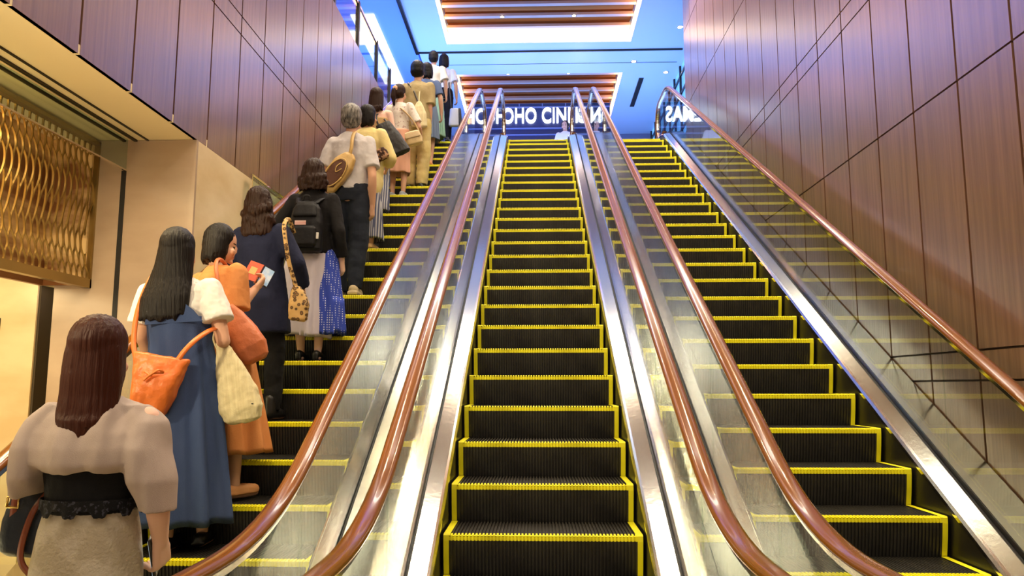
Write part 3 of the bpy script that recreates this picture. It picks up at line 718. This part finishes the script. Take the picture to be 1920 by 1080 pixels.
# 4: navy coat
P4 = P = Person('woman with wavy dark hair in a navy coat and black trousers', (-2.08, 5.76, 1.352), 1.79, -.10, (.05, .05), ('wavy', 'hair_brown', .30),
           {-1: (V((-2.36, 5.72, 2.55)), V((-2.32, 5.93, 2.40)), (1, 0, 0), 40), 1: (V((-1.835, 5.72, 2.54)), V((-1.845, 5.88, 2.36)), (-1, 0, 0), 60)},
           {-1: (-.06, -.05, 0), 1: (.08, .0, 0)}, 'skin', .0085, -.05)
NV = cloth('navy wool', (.012, .015, .040), (.016, .020, .052), 300, .3)
P.put('coat', garment([(.60, .205, .150, .0), (.62, .205, .152, 0), (.80, .195, .145, 0), (.95, .180, .132, 0), (1.08, .168, .122, 0), (1.22, .175, .124, 0), (1.31, .180, .108, 0), (1.36, .130, .08, 0), (1.392, .078, .065, -.004)], P.arms, {-1: (.93, .068, .056), 1: (.93, .068, .056)}, .009, folds(.010, 8, 3)), NV)
P.put('trousers', trousers(P.feet, .98, (.094, .072, .058)), cloth('black cotton', (.008, .008, .009)))
P.shoes('boot', M['black'])
# 5: black cardigan and layered skirt
P5 = P = Person('woman with a short dark brown bob in a black cardigan and lavender skirt', (-1.98, 6.56, 1.815), 1.79, .0, (.0, .10), ('wavy', 'hair_brown', .185),
           {-1: (V((-2.30, 6.52, 2.98)), V((-2.26, 6.74, 2.86)), (1, 0, 0), 40), 1: (V((-1.735, 6.50, 2.95)), V((-1.725, 6.60, 2.69)), (-1, .1, 0), 35)},
           {-1: (-.05, -.04, 0), 1: (.08, -.02, 0)}, 'skin_pale', .0085)
P.put('cardigan', garment([(.86, .175, .132, 0), (.90, .178, .134, 0), (1.05, .160, .122, 0), (1.15, .158, .118, 0), (1.24, .170, .120, 0), (1.315, .178, .104, 0), (1.36, .130, .08, 0), (1.392, .078, .065, -.004)], P.arms, {-1: (.92, .062, .046), 1: (.92, .062, .046)}, .009, folds(.008, 10, 5)), cloth('black knit', (.010, .009, .010)))
P.put('pale_skirt', skirt([(.98, .150, .116, 0, 0), (.85, .180, .145, -.012, 0), (.55, .200, .18, -.035, 0), (.20, .225, .22, -.05, 0)], 7, .024, 3.2, hem=.02), cloth('lavender cotton', (.62, .56, .66), (.68, .62, .70)))
DOT = M['dots'] = mat('blue polka dot cotton', (.025, .06, .46), .8)
nt = DOT.node_tree; vo = nt.nodes.new('ShaderNodeTexVoronoi'); vo.inputs['Scale'].default_value = 55; vo.inputs['Randomness'].default_value = .0
tc = nt.nodes.new('ShaderNodeTexCoord'); rp = nt.nodes.new('ShaderNodeValToRGB'); rp.color_ramp.interpolation = 'CONSTANT'
rp.color_ramp.elements[0].color = (.65, .68, .85, 1); rp.color_ramp.elements[1].position = .26; rp.color_ramp.elements[1].color = (.025, .06, .46, 1)
nt.links.new(tc.outputs['Object'], vo.inputs['Vector']); nt.links.new(vo.outputs['Distance'], rp.inputs['Fac']); nt.links.new(rp.outputs['Color'], nt.nodes['Principled BSDF'].inputs['Base Color'])
P.put('blue_dotted_underskirt', skirt([(.96, .10, .09, .055, .0), (.85, .120, .105, .085, .01), (.55, .140, .13, .105, .01), (.21, .150, .15, .135, .01)], 6, .010, 1.0), DOT)
P.shoes('heel', M['black'])
# 6: the man
P6 = P = Person('man with grey hair in a pale grey polo shirt and dark trousers', (-1.955, 7.72, 2.508), 2.05, .0, (.0, .0), ('short', 'hair_grey'),
           {-1: (V((-2.245, 7.66, 3.78)), V((-2.20, 7.90, 3.62)), (1, 0, 0), 40), 1: (V((-1.705, 7.64, 3.76)), V((-1.715, 7.72, 3.46)), (-1, .1, 0), 35)},
           {-1: (-.09, .12, .0), 1: (.08, -.07, 0)}, 'skin', .0085)
P.put('polo_shirt', garment([(.90, .170, .128, 0), (.96, .168, .126, 0), (1.08, .165, .122, 0), (1.20, .178, .126, 0), (1.31, .190, .110, 0), (1.36, .135, .082, 0), (1.40, .068, .060, -.004)], P.arms, {-1: (.42, .064, .068), 1: (.42, .064, .068)}, .009, folds(.010, 9, 6)), cloth('heather grey cotton', (.52, .49, .50), (.58, .55, .56)))
P.put('trousers', trousers(P.feet, .98, (.098, .078, .060)), cloth('dark navy cotton', (.016, .020, .032)))
P.shoes('sneaker', cloth('beige canvas', (.52, .42, .26)))
# 7: pale yellow
P7 = P = Person('woman with short dark hair in a pale yellow blouse and striped skirt', (-2.04, 8.86, 3.20), 1.79, -.20, (-.35, .0), ('bob', 'hair_black', .2),
           {1: (V((-1.76, 8.84, 4.33)), V((-1.84, 9.04, 4.26)), (-1, 0, 0), 45)}, {-1: (-.07, 0, 0), 1: (.08, -.03, 0)}, 'skin', .009)
P.put('blouse', garment([(.62, .150, .13, -.01), (.75, .190, .145, 0), (.92, .185, .14, 0)] + [(z, rx * 1.05, ry * 1.05, yo) for z, rx, ry, yo in TR[2:]], P.arms, {-1: (.8, .07, .075), 1: (.8, .07, .075)}, .010, folds(.014, 7, 4)), cloth('pale yellow linen', (.74, .60, .25), (.80, .66, .32)))
STR = M['stripes'] = mat('navy striped cotton', (.10, .12, .20), .8)
nt = STR.node_tree; wv = nt.nodes.new('ShaderNodeTexWave'); wv.inputs['Scale'].default_value = 14; wv.bands_direction = 'X'; tc = nt.nodes.new('ShaderNodeTexCoord'); rp = nt.nodes.new('ShaderNodeValToRGB')
rp.color_ramp.elements[0].position = .45; rp.color_ramp.elements[0].color = (.06, .07, .14, 1); rp.color_ramp.elements[1].position = .6; rp.color_ramp.elements[1].color = (.42, .42, .46, 1)
nt.links.new(tc.outputs['Object'], wv.inputs['Vector']); nt.links.new(wv.outputs['Fac'], rp.inputs['Fac']); nt.links.new(rp.outputs['Color'], nt.nodes['Principled BSDF'].inputs['Base Color'])
P.put('striped_skirt', skirt([(.75, .14, .12, 0, 0), (.5, .17, .15, .0, 0), (.12, .19, .17, 0, 0)], 9, .018, 2), STR)
P.shoes('flat', cloth('tan suede', (.55, .36, .18)))
# 8: off-shoulder, black tote
P8 = P = Person('woman with loose brown hair, bare shoulders and striped wide trousers', (-2.22, 10.14, 3.895), 1.83, -.05, (.0, .05), ('long', 'hair_brown', .26),
           None, {-1: (-.08, 0, 0), 1: (.09, -.03, 0)}, 'skin_pale', .009)
P.put('strapless_top', garment([(.92, .150, .115, 0), (1.0, .145, .112, 0), (1.12, .148, .112, 0), (1.25, .160, .115, 0)], P.arms, None, .010), cloth('sand jersey', (.62, .42, .20)))
P.put('trousers', trousers(P.feet, 1.0, (.10, .090, .085), flare=1.25), STR)
P.shoes('flat', M['black'])
# 9: ponytail
P9 = P = Person('woman with a low ponytail in a white printed blouse and pink skirt', (-2.06, 10.98, 4.36), 1.76, -.25, (-.25, .0), ('pony', 'hair_brown', .3),
           {1: (V((-1.76, 10.95, 5.45)), V((-1.76, 11.15, 5.38)), (-1, 0, 0), 45)}, {-1: (-.08, 0, 0), 1: (.09, -.02, 0)}, 'skin', .009)
P.put('printed_blouse', garment([(.86, .16, .12, 0)] + TR[1:], P.arms, {-1: (.5, .066, .075), 1: (.5, .066, .075)}, .010), cloth('white printed cotton', (.74, .68, .60), (.45, .30, .26), 200, .2, .85, 26, ct=(.60, .66)))
P.put('pink_skirt', skirt([(.98, .150, .116, 0, 0), (.80, .165, .13, 0, 0), (.35, .17, .14, .0, 0)], 6, .008, 1), cloth('salmon cotton', (.70, .38, .26)))
c = MB(); c.ell((0, -.118, 1.565), (.045, .028, .045), 14); c.v = [tuple(P.R @ (V(p) - P.pv) + P.pv) for p in c.v]
me = remesh(c, .006, 1, 'scrunchie'); displace(me, lambda p: .006 * noise.noise(p * 60)); P.put('hair_scrunchie', me, cloth('peach satin', (.70, .42, .25), None, 60, .3, .4))
P.shoes('sneaker', cloth('grey canvas', (.35, .38, .45)))
# 10: tall khaki
P10 = P = Person('tall person with short dark hair in an olive shirt and khaki trousers', (-1.865, 11.42, 4.59), 2.09, -.05, (-.05, .0), ('short', 'hair_black'),
           {1: (V((-1.665, 11.38, 5.93)), V((-1.675, 11.46, 5.66)), (-1, .1, 0), 35)}, {-1: (-.08, .0, 0), 1: (.08, -.04, 0)}, 'skin', .009)
P.put('shirt', garment([(.88, .172, .13, 0), (1.0, .168, .128, 0), (1.12, .168, .124, 0), (1.22, .178, .124, 0), (1.31, .188, .108, 0), (1.36, .135, .08, 0), (1.395, .068, .06, 0)], P.arms, {-1: (.5, .068, .074), 1: (.5, .068, .074)}, .010, folds(.01, 9, 5)), cloth('olive tan cotton', (.36, .28, .13), (.42, .33, .17)))
P.put('trousers', trousers(P.feet, 1.0, (.102, .084, .072)), cloth('khaki cotton', (.60, .46, .18), (.66, .52, .24)))
P.shoes('loafer', M['black'])
# 11
P = Person('person in a blue grey top and grey skirt, partly hidden behind the olive shirt', (-1.88, 12.48, 5.28), 1.84, 0, (.1, .0), ('bob', 'hair_black', .2), None, {-1: (-.07, 0, 0), 1: (.08, -.02, 0)}, 'skin', .009)
P.put('top', garment([(.86, .16, .12, 0)] + TR[1:], P.arms, {-1: (.4, .062, .07), 1: (.4, .062, .07)}, .010), cloth('blue grey cotton', (.10, .14, .24)))
P.put('skirt', skirt([(.98, .150, .116, 0, 0), (.80, .18, .14, 0, 0), (.42, .20, .16, .0, 0)], 7, .015, 2), cloth('slate cotton', (.14, .18, .26)))
P.shoes('flat', cloth('orange leather', (.65, .28, .12)))
# 12
P = Person('woman in a white blouse and long pale green skirt near the top', (-1.93, 13.62, 6.115), 1.74, 0, (.0, .0), ('short', 'hair_black'), None, {-1: (-.07, 0, 0), 1: (.08, -.02, 0)}, 'skin', .009)
P.put('blouse', garment([(.92, .15, .115, 0)] + TR[1:], P.arms, {-1: (.45, .066, .08), 1: (.45, .066, .08)}, .010), cloth('off white cotton', (.74, .70, .60)))
P.put('green_skirt', skirt([(1.02, .145, .112, 0, 0), (.80, .17, .14, 0, 0), (.06, .21, .18, .0, 0)], 8, .020, 2), cloth('sage green cotton', (.25, .42, .28), (.31, .48, .34)))
P.shoes('flat', M['black'])
# 13
P = Person('person in a white T-shirt and black trousers, foremost in the queue', (-1.84, 14.48, 6.36), 1.82, 0, (-.1, .0), ('bob', 'hair_black', .2), None, {-1: (-.07, 0, 0), 1: (.08, -.02, 0)}, 'skin', .009)
P.put('t_shirt', garment([(.92, .155, .12, 0)] + TR[1:], P.arms, {-1: (.40, .064, .078), 1: (.40, .064, .078)}, .010), cloth('bright white cotton', (.80, .80, .80)))
P.put('trousers', trousers(P.feet, 1.0, (.094, .072, .058)), cloth('black twill', (.008, .008, .012)))
P.shoes('sneaker', M['black'])
# 14: far off on the landing
P = Person('person in a white shirt far off on the landing below the lit sign', (.70, 18.2, ZT - .025), 1.80, 2.9, (.0, .0), ('short', 'hair_black'), None, {-1: (-.07, 0, 0), 1: (.08, -.02, 0)}, 'skin', .010)
del P.root['group']
P.put('t_shirt', garment([(.90, .17, .13, 0), (1.0, .165, .128, 0)] + [(z, rx * 1.1, ry * 1.08, yo) for z, rx, ry, yo in TR[2:]], P.arms, {-1: (.45, .068, .08), 1: (.45, .068, .08)}, .012), WH)
P.put('trousers', trousers(P.feet, 1.0, (.1, .08, .065), .012), cloth('navy denim', (.02, .03, .08)))
P.shoes('sneaker', M['black'])

# ================= things they carry =================
LE = lambda n, c, r=.42, b=.15: mat(n, c, r, bump=b, bscale=90, spec=.5)
def lk(name, me, m, par, smooth=True, label=None):
    o = link(name, me, m, par, smooth)
    if label: o['label'] = label
    return o
# navy handbag of 1
t = bag('navy leather handbag with brown straps held by the woman in beige', 'handbag', 'handbag', (-1.865, 2.86, .985), (0, .06, 0.1))
NL = LE('navy leather', (.012, .018, .030)); BL = LE('brown leather strap', (.22, .05, .018), .35)
lk('body', soft([(0, .085, .055, 0, 0), (.02, .112, .075, 0, 0), (.12, .115, .072, 0, 0), (.22, .098, .050, 0, 0), (.262, .088, .030, 0, 0), (.268, .08, .02, 0, 0)], fold=.003), NL, t)
lk('handle', strap([(-.06, -.055, .10), (-.058, -.052, .24), (-.03, -.0, .33), (.03, .0, .335), (.055, -.050, .24), (.06, -.058, .10)], .012, .004, (0, -1, 0)), BL, t)
lk('shoulder_strap', strap([(.055, -.06, .24), (.02, -.088, .16), (.0, -.09, .02), (.04, -.088, -.045), (.09, -.08, -.05), (.118, -.05, .02), (.105, -.02, .2)], .010, .004, (0, -1, 0)), BL, t)
b_ = MB(); b_.tube([(-.075, -.082, .18), (-.035, -.082, .18), (-.035, -.082, .215), (-.075, -.082, .215), (-.075, -.082, .18)], .005, 8); lk('gold_buckle', fixn(b_.mesh('b')), M['brassbuckle'], t)
# phone of 1
t = bag('black smartphone in the right hand of the woman in beige', 'phone', 'smartphone', (-1.398, 2.86, .925), (.35, -.10, .25))
b_ = MB(); b_.box(-.006, .006, -.040, .040, 0, .155); me = baked(b_.mesh('p'), [('BEVEL', dict(width=.004, segments=3))]); me.materials.clear(); lk('case', me, M['black'], t)
b_ = MB(); b_.box(-.0075, -.0062, -.035, .035, .008, .147); lk('screen', b_.mesh('s'), mat('pale lit screen', (.5, .55, .6), .1, emit=(.6, .75, .8), estr=.5), t)
# orange drawstring bag of 2
t = bag('bright orange leather drawstring bag slung across the blue pinafore', 'handbag', 'drawstring_bag', (-2.20, 4.30, 1.44), (0, .16, .12))
OL = LE('orange leather', (.72, .17, .028), .38)
lk('body', soft([(0, .075, .05, 0, 0), (.02, .095, .065, 0, 0), (.12, .120, .075, 0, 0), (.22, .135, .070, 0, 0), (.29, .145, .045, 0, 0), (.335, .155, .028, 0, 0), (.34, .150, .018, 0, 0)], fold=.009, ff=13), OL, t)
lk('strap_rising', strap(inw(t, [(-2.30, 4.31, 1.76), (-2.335, 4.34, 1.86), (-2.345, 4.38, 2.04), (-2.31, 4.44, 2.24), (-2.26, 4.52, 2.34), (-2.25, 4.62, 2.32)]), .014, .004, (0, -1, 0)), OL, t)
lk('strap_crossing', strap(inw(t, [(-2.06, 4.30, 1.735), (-2.02, 4.305, 1.80), (-1.97, 4.34, 1.87), (-1.93, 4.43, 1.93), (-1.92, 4.56, 1.96)]), .014, .004, (0, -1, .3)), OL, t)
lk('drawcord_bow', strap([(-.05, -.075, .24), (-.01, -.09, .225), (.0, -.092, .235), (.03, -.09, .26), (.05, -.07, .25), (.0, -.092, .235), (-.04, -.085, .19)], .006, .003), OL, t)
b_ = MB(); b_.tube([(.125 + .018 * math.cos(a * .7), -.012, .315 + .018 * math.sin(a * .7)) for a in range(10)], .0035, 6); lk('ring', fixn(b_.mesh('r')), M['brassbuckle'], t)
# cream tote of 2
t = bag('cream canvas tote hanging from the forearm of the woman in the pinafore', 'tote bag', 'tote_bag', (-1.76, 4.56, 1.385), (0, -.16, .1))
CR = cloth('cream pleated canvas', (.74, .66, .40), (.64, .55, .32), 200, .2, .9, 30, (3, 1, .15))
lk('body', soft([(0, .070, .03, 0, 0), (.02, .105, .05, 0, 0), (.09, .128, .062, .0, 0), (.20, .112, .055, -.01, 0), (.34, .080, .045, -.035, 0), (.44, .050, .032, -.055, 0), (.50, .030, .022, -.07, 0), (.505, .02, .015, -.07, 0)], fold=.006, ff=22), CR, t)
lk('handle', strap([(-.085, .0, .43), (-.11, .0, .52), (-.09, .02, .575), (-.06, .02, .53), (-.05, .0, .44)], .018, .004, (1, 0, 0)), CR, t)
lk('brand_tag', MB().box(.068, .088, -.056, -.052, .10, .107).mesh('tag'), M['black'], t, False)
# wallet phone of 3
t = bag('open orange wallet phone case held up by the woman in the orange dress', 'phone', 'wallet_phone', (-1.915, 5.15, 2.37), (-.35, .35, .1))
RO = LE('red orange leather', (.72, .10, .020))
b_ = MB(); b_.box(-.10, -.004, -.004, .004, -.065, .075); lk('cover', b_.mesh('c'), RO, t, False)
b_ = MB(); b_.box(-.075, -.030, -.006, -.004, -.02, .035); lk('card', b_.mesh('c'), cloth('yellow card', (.75, .62, .25)), t, False)
b_ = MB(); b_.box(.002, .082, -.008, .004, -.065, .075); o = lk('phone', b_.mesh('c'), M['black'], t, False); o.rotation_euler = (0, 0, .45)
b_ = MB(); b_.box(.006, .078, -.0095, -.008, -.058, .068)
o2 = lk('phone_screen', b_.mesh('c'), mat('blue lit screen', (.3, .5, .7), .1, col2=(.75, .8, .85), cscale=26, emit=(.3, .5, .7), estr=.35), t, False); o2.parent = o
# rust tote of 3
t = bag('rust orange leather shoulder bag at the side of the orange dress', 'handbag', 'shoulder_bag', (-1.795, 4.86, 1.765), (0, -.50, .18))
RL = LE('rust leather', (.56, .155, .055), .45)
lk('body', soft([(0, .055, .04, .0, 0), (.02, .085, .06, 0, 0), (.10, .105, .075, 0, 0), (.22, .092, .062, -.005, 0), (.32, .070, .045, -.01, 0), (.40, .045, .03, -.015, 0), (.405, .04, .02, -.015, 0)], fold=.004), RL, t)
lk('shoulder_strap', strap(inw(t, [(-1.97, 4.84, 2.06), (-2.01, 4.75, 2.18), (-2.05, 4.76, 2.32), (-2.08, 4.82, 2.41), (-2.09, 4.93, 2.43), (-2.07, 5.04, 2.36)]), .012, .004, (0, -1, 0)), RL, t)
# leopard bag of 4
t = bag('leopard print shoulder bag beside the navy coat', 'handbag', 'leopard_bag', (-1.80, 5.66, 2.09), (0, .05, .0))
LP = mat('leopard print', (.62, .36, .12), .7)
nt = LP.node_tree; vo = nt.nodes.new('ShaderNodeTexVoronoi'); vo.inputs['Scale'].default_value = 36; vo.feature = 'F1'; tc = nt.nodes.new('ShaderNodeTexCoord'); rp = nt.nodes.new('ShaderNodeValToRGB')
for i_, (ps, cc) in enumerate(((0, (.45, .22, .06, 1)), (.34, (.02, .008, .004, 1)), (.52, (.60, .38, .14, 1)))):
    e_ = rp.color_ramp.elements[i_] if i_ < 2 else rp.color_ramp.elements.new(ps)
    e_.position = ps; e_.color = cc
nt.links.new(tc.outputs['Object'], vo.inputs['Vector']); nt.links.new(vo.outputs['Distance'], rp.inputs['Fac']); nt.links.new(rp.outputs['Color'], nt.nodes['Principled BSDF'].inputs['Base Color'])
lk('body', soft([(0, .05, .025, 0, 0), (.015, .072, .035, 0, 0), (.12, .078, .040, 0, 0), (.22, .055, .03, -.02, 0), (.26, .03, .02, -.03, 0)], fold=.005), LP, t)
lk('shoulder_strap', strap([(-.03, -.01, .25), (-.085, -.05, .42), (-.125, -.07, .60), (-.15, -.055, .72), (-.155, .05, .785), (-.14, .16, .70)], .015, .004, (.2, -1, 0)), LP, t)
# backpack of 5
t = bag('black backpack worn over the black cardigan', 'backpack', 'backpack', (-1.985, 6.375, 2.74), (-.06, 0, .0))
BP = cloth('black nylon', (.012, .012, .014), None, 300, .2, .5)
lk('body', soft([(0, .115, .06, 0, 0), (.02, .140, .078, 0, 0), (.25, .140, .080, 0, 0), (.38, .120, .066, 0, 0), (.44, .085, .045, 0, 0), (.455, .05, .03, 0, 0)], p=3.6, fold=.004), BP, t)
lk('front_pocket', soft([(.03, .095, .03, 0, -.075), (.05, .110, .04, 0, -.08), (.19, .108, .040, 0, -.08), (.215, .09, .025, 0, -.075)], p=4, fold=.002), BP, t)
lk('flap', soft([(.30, .10, .02, 0, -.072), (.31, .105, .024, 0, -.072), (.40, .09, .024, 0, -.055), (.44, .06, .02, 0, -.04)], fold=.002), BP, t)
b_ = MB(); b_.box(-.065, .030, -.126, -.1215, .212, .250); lk('white_red_label', b_.mesh('l'), mat('white and red label', (.80, .66, .62), .6, col2=(.70, .18, .14), cscale=16, cvec=(.1, .1, 3)), t, False)
b_ = MB(); b_.box(.112, .130, -.09, -.075, .10, .155); lk('white_key_tag', b_.mesh('l'), WH, t, False)
for sx in (-1, 1): lk('shoulder_strap', strap([(sx * .07, -.03, .43), (sx * .10, .06, .50), (sx * .115, .15, .53), (sx * .13, .26, .46)], .024, .006, (0, -1, .5)), BP, t)
lk('grab_loop', strap([(-.035, -.03, .45), (-.02, -.05, .49), (.02, -.05, .49), (.035, -.03, .45)], .009, .004), BP, t)
# sling bag of 6
t = bag('tan and brown sling bag worn across the back of the grey polo', 'sling bag', 'sling_bag', (-2.03, 7.52, 3.78), (0, .62, 0))
TN = LE('tan leather', (.56, .36, .12), .4); DB = LE('dark brown suede', (.10, .035, .015), .7)
lk('body', soft([(-.23, .05, .03, 0, 0), (-.20, .095, .05, 0, 0), (-.05, .115, .062, 0, 0), (.10, .110, .056, 0, 0), (.20, .070, .035, 0, 0), (.235, .03, .02, 0, 0)], fold=.003), TN, t)
lk('dark_pocket', soft([(-.185, .045, .018, 0, -.048), (-.16, .075, .022, 0, -.05), (.02, .082, .024, 0, -.055), (.10, .065, .02, 0, -.05), (.125, .03, .015, 0, -.045)], fold=.002), DB, t)
b_ = MB(); b_.tube([(.085 * math.cos(a * math.pi / 12), -.068, -.03 + .165 * math.sin(a * math.pi / 12)) for a in range(25)], .007, 6); lk('piping', fixn(b_.mesh('p')), TN, t)
lk('shoulder_strap', strap([(0, -.02, .20), (-.035, -.02, .28), (-.10, .01, .37), (-.15, .09, .45), (-.17, .22, .44)], .017, .005), TN, t)
lk('lower_strap', strap([(0, -.0, -.22), (-.03, .01, -.27), (-.05, .08, -.32), (-.04, .2, -.3)], .018, .005), TN, t)
lk('zip_pull', strap([(.0, -.078, .09), (-.015, -.086, .03), (.01, -.086, -.02), (.04, -.082, .04)], .004, .003), TN, t)
# patterned bag of 7
t = bag('small brown patterned bag on the hip of the pale yellow blouse', 'handbag', 'patterned_bag', (-1.82, 8.72, 4.27), (0, -.55, 0))
lk('body', soft([(0, .07, .025, 0, 0), (.015, .095, .035, 0, 0), (.08, .10, .038, 0, 0), (.13, .085, .03, 0, 0), (.14, .07, .02, 0, 0)], fold=.003), cloth('brown pattern', (.05, .02, .012), (.45, .25, .14), 60, .2, .6, 30, ct=(.5, .56)), t)
lk('strap', strap([(-.06, 0, .13), (-.05, .02, .30), (-.02, .12, .36)], .010, .003), BL, t)
# black tote of 8
t = bag('large black tote bag on the shoulder of the woman with bare shoulders', 'tote bag', 'black_tote', (-1.86, 9.97, 4.72), (0, -.42, .05))
BKL = LE('black soft leather', (.012, .010, .009), .5)
lk('body', soft([(0, .145, .06, 0, 0), (.02, .165, .075, 0, 0), (.25, .150, .070, -.02, 0), (.42, .115, .045, -.03, 0), (.50, .10, .03, -.04, 0), (.505, .08, .02, -.04, 0)], fold=.006), BKL, t)
lk('handle', strap([(-.10, .0, .48), (-.09, .01, .60), (-.05, .08, .68), (.0, .1, .60), (.02, .0, .48)], .012, .004), BKL, t)
# shoulder bag of 9
t = bag('tan shoulder bag at the side of the white printed blouse', 'handbag', 'tan_bag', (-1.79, 10.82, 5.13), (0, -.25, .0))
lk('body', soft([(0, .10, .04, 0, 0), (.02, .125, .055, 0, 0), (.14, .125, .055, 0, 0), (.20, .10, .035, 0, 0), (.21, .08, .02, 0, 0)], fold=.003), LE('pale tan leather', (.60, .44, .20)), t)
lk('flap', soft([(.10, .10, .01, 0, -.055), (.11, .118, .014, 0, -.055), (.19, .11, .02, 0, -.045), (.21, .08, .015, 0, -.03)], fold=.001), LE('beige leather flap', (.66, .50, .28)), t)
lk('strap', strap([(.11, 0, .17), (.06, .0, .36), (-.05, .02, .58), (-.13, .10, .68)], .011, .004), LE('tan strap', (.50, .34, .15)), t)
# small tote of 10
t = bag('small cream cloth bag on the back of the tall person in olive', 'cloth bag', 'cloth_bag', (-1.80, 11.23, 5.54), (0, .0, .0))
lk('body', soft([(0, .10, .04, 0, 0), (.02, .125, .05, 0, 0), (.22, .11, .045, 0, 0), (.34, .07, .035, -.01, 0), (.42, .025, .015, -.01, 0)], fold=.005), CR, t)
lk('strap', strap([(-.01, 0, .41), (-.01, .03, .56), (.0, .07, .68), (.01, .14, .74)], .010, .004), CR, t)
lk('long_strap', strap([(-.02, 0, .40), (-.10, .035, .60), (-.20, .10, .76), (-.2, .2, .8)], .012, .004), LE('dark strap', (.05, .04, .03)), t)
# bags of 13
t = bag('white shoulder bag with a black side beside the foremost person', 'handbag', 'white_bag', (-1.60, 14.25, 6.62), (0, .0, .0))
lk('body', soft([(0, .09, .05, 0, 0), (.02, .11, .06, 0, 0), (.34, .085, .05, 0, 0), (.36, .07, .03, 0, 0)], fold=.003), WH, t)
lk('black_side', soft([(.0, .03, .045, .12, 0), (.02, .04, .055, .12, 0), (.34, .025, .04, .10, 0), (.36, .02, .03, .10, 0)], fold=.002), BKL, t)
lk('strap', strap([(-.06, .0, .34), (-.08, .02, .55), (-.12, .08, .88), (-.13, .2, .98)], .012, .004), BKL, t)
# ------------------------------------------------------------------ lights
def area(name, loc, size, power, col, target, sy=None):
    l = D.lights.new(name, 'AREA'); l.energy = power; l.color = col; l.shape = 'RECTANGLE'; l.size = size * S; l.size_y = (sy or size) * S
    o = D.objects.new(name, l); COL.objects.link(o); o.location = loc
    o.rotation_euler = (V(target) - V(loc)).to_track_quat('-Z', 'Y').to_euler(); return o
WARM = (1.0, .80, .55)
area('hall_fill', (0, -1.0, 8.8), 5, 330, (1., .84, .66), (0, 6, 1.5), 3)  # unseen warm fill, added behind the camera to light the steps
area('lobby_fill', (-1.0, -3.0, 3.0), 4, 45, (1., .80, .62), (-.5, 5, 2.2), 1.4)  # unseen low fill, added behind the camera for steps and people
area('passage_light', (-5.6, 3.2, 3.4), 2, 190, (1., .78, .42), (-4, 6.5, 1.6), 2)
l = D.lights.new('lobby_spot', 'SPOT'); l.energy = 520; l.color = (1., .80, .50); l.spot_size = math.radians(80); l.spot_blend = .5; l.shadow_soft_size = .12
o = D.objects.new('lobby_beam', l); COL.objects.link(o); o.location = (-3.7, 1.2, 3.1); o.rotation_euler = (V((2.7, 7.0, 3.2)) - V((-3.7, 1.2, 3.1))).to_track_quat('-Z', 'Y').to_euler()
for y in (1.5, 3.7, 5.9, 8.3, 10.4, 12.6):
    for x in (-2.42, 2.46):
        l = D.lights.new('spot', 'SPOT'); l.energy = 460; l.color = (1., .80, .52); l.spot_size = math.radians(95); l.spot_blend = .7; l.shadow_soft_size = .07 * S
        o = D.objects.new('downlight_beam', l); COL.objects.link(o); o.location = (x, y, 9.36); o.rotation_euler = (V((x * .35, y + .6, 0)) - V((x, y, 9.36))).to_track_quat('-Z', 'Y').to_euler()
area('landing_daylight', (0.5, 18.5, 6.7), 6, 430, (.26, .42, 1.0), (0.5, 18.5, 9.4), 6)
area('gallery_blue_fill', (-4.6, 16.5, 7.2), 2, 420, (.14, .30, 1.0), (-4.2, 16.5, 9.4), 6)
area('soffit_fill', (-4.3, 2.6, .4), 1.2, 70, (1., .82, .5), (-3.9, 3.4, 3.6), 3)  # unseen lamp added near the floor to brighten the soffit
area('gallery_blue_fill', (-4.6, 11.8, 7.5), 1.5, 420, (.16, .32, 1.0), (0.2, 12.4, 9.4), 3)  # unseen fill, added to turn the ceiling mirrored in the left wood blue
area('screen_light', (-3.78, 4.3, 3.5), .2, 110, (1., .78, .45), (-3.9, 4.3, 2.4), 3)
w = D.worlds.new('World'); sc.world = w; w.use_nodes = True
w.node_tree.nodes['Background'].inputs[0].default_value = (1.0, .84, .66, 1); w.node_tree.nodes['Background'].inputs[1].default_value = .13
# ------------------------------------------------------------------ camera
cam = D.cameras.new('Camera'); co = D.objects.new('Camera', cam); COL.objects.link(co)
cam.lens = 36 * 1430 / 1920; cam.sensor_width = 36; cam.clip_start = .05
co.location = (0, 0, 1.6); co.rotation_euler = (math.radians(90 + 7.38), 0, math.radians(1.92)); sc.camera = co
sc.view_settings.view_transform = 'Standard'; sc.view_settings.look = 'None'; sc.view_settings.exposure = -0.25; sc.view_settings.gamma = 1
# ------------------------------------------------------------------ to real size
done = set()
for o in D.objects:
    o.location = o.location * S
    if o.type == 'MESH' and o.data.name not in done:
        done.add(o.data.name); o.data.transform(Matrix.Scale(S, 4))
    if o.type == 'LIGHT': o.data.energy *= S * S
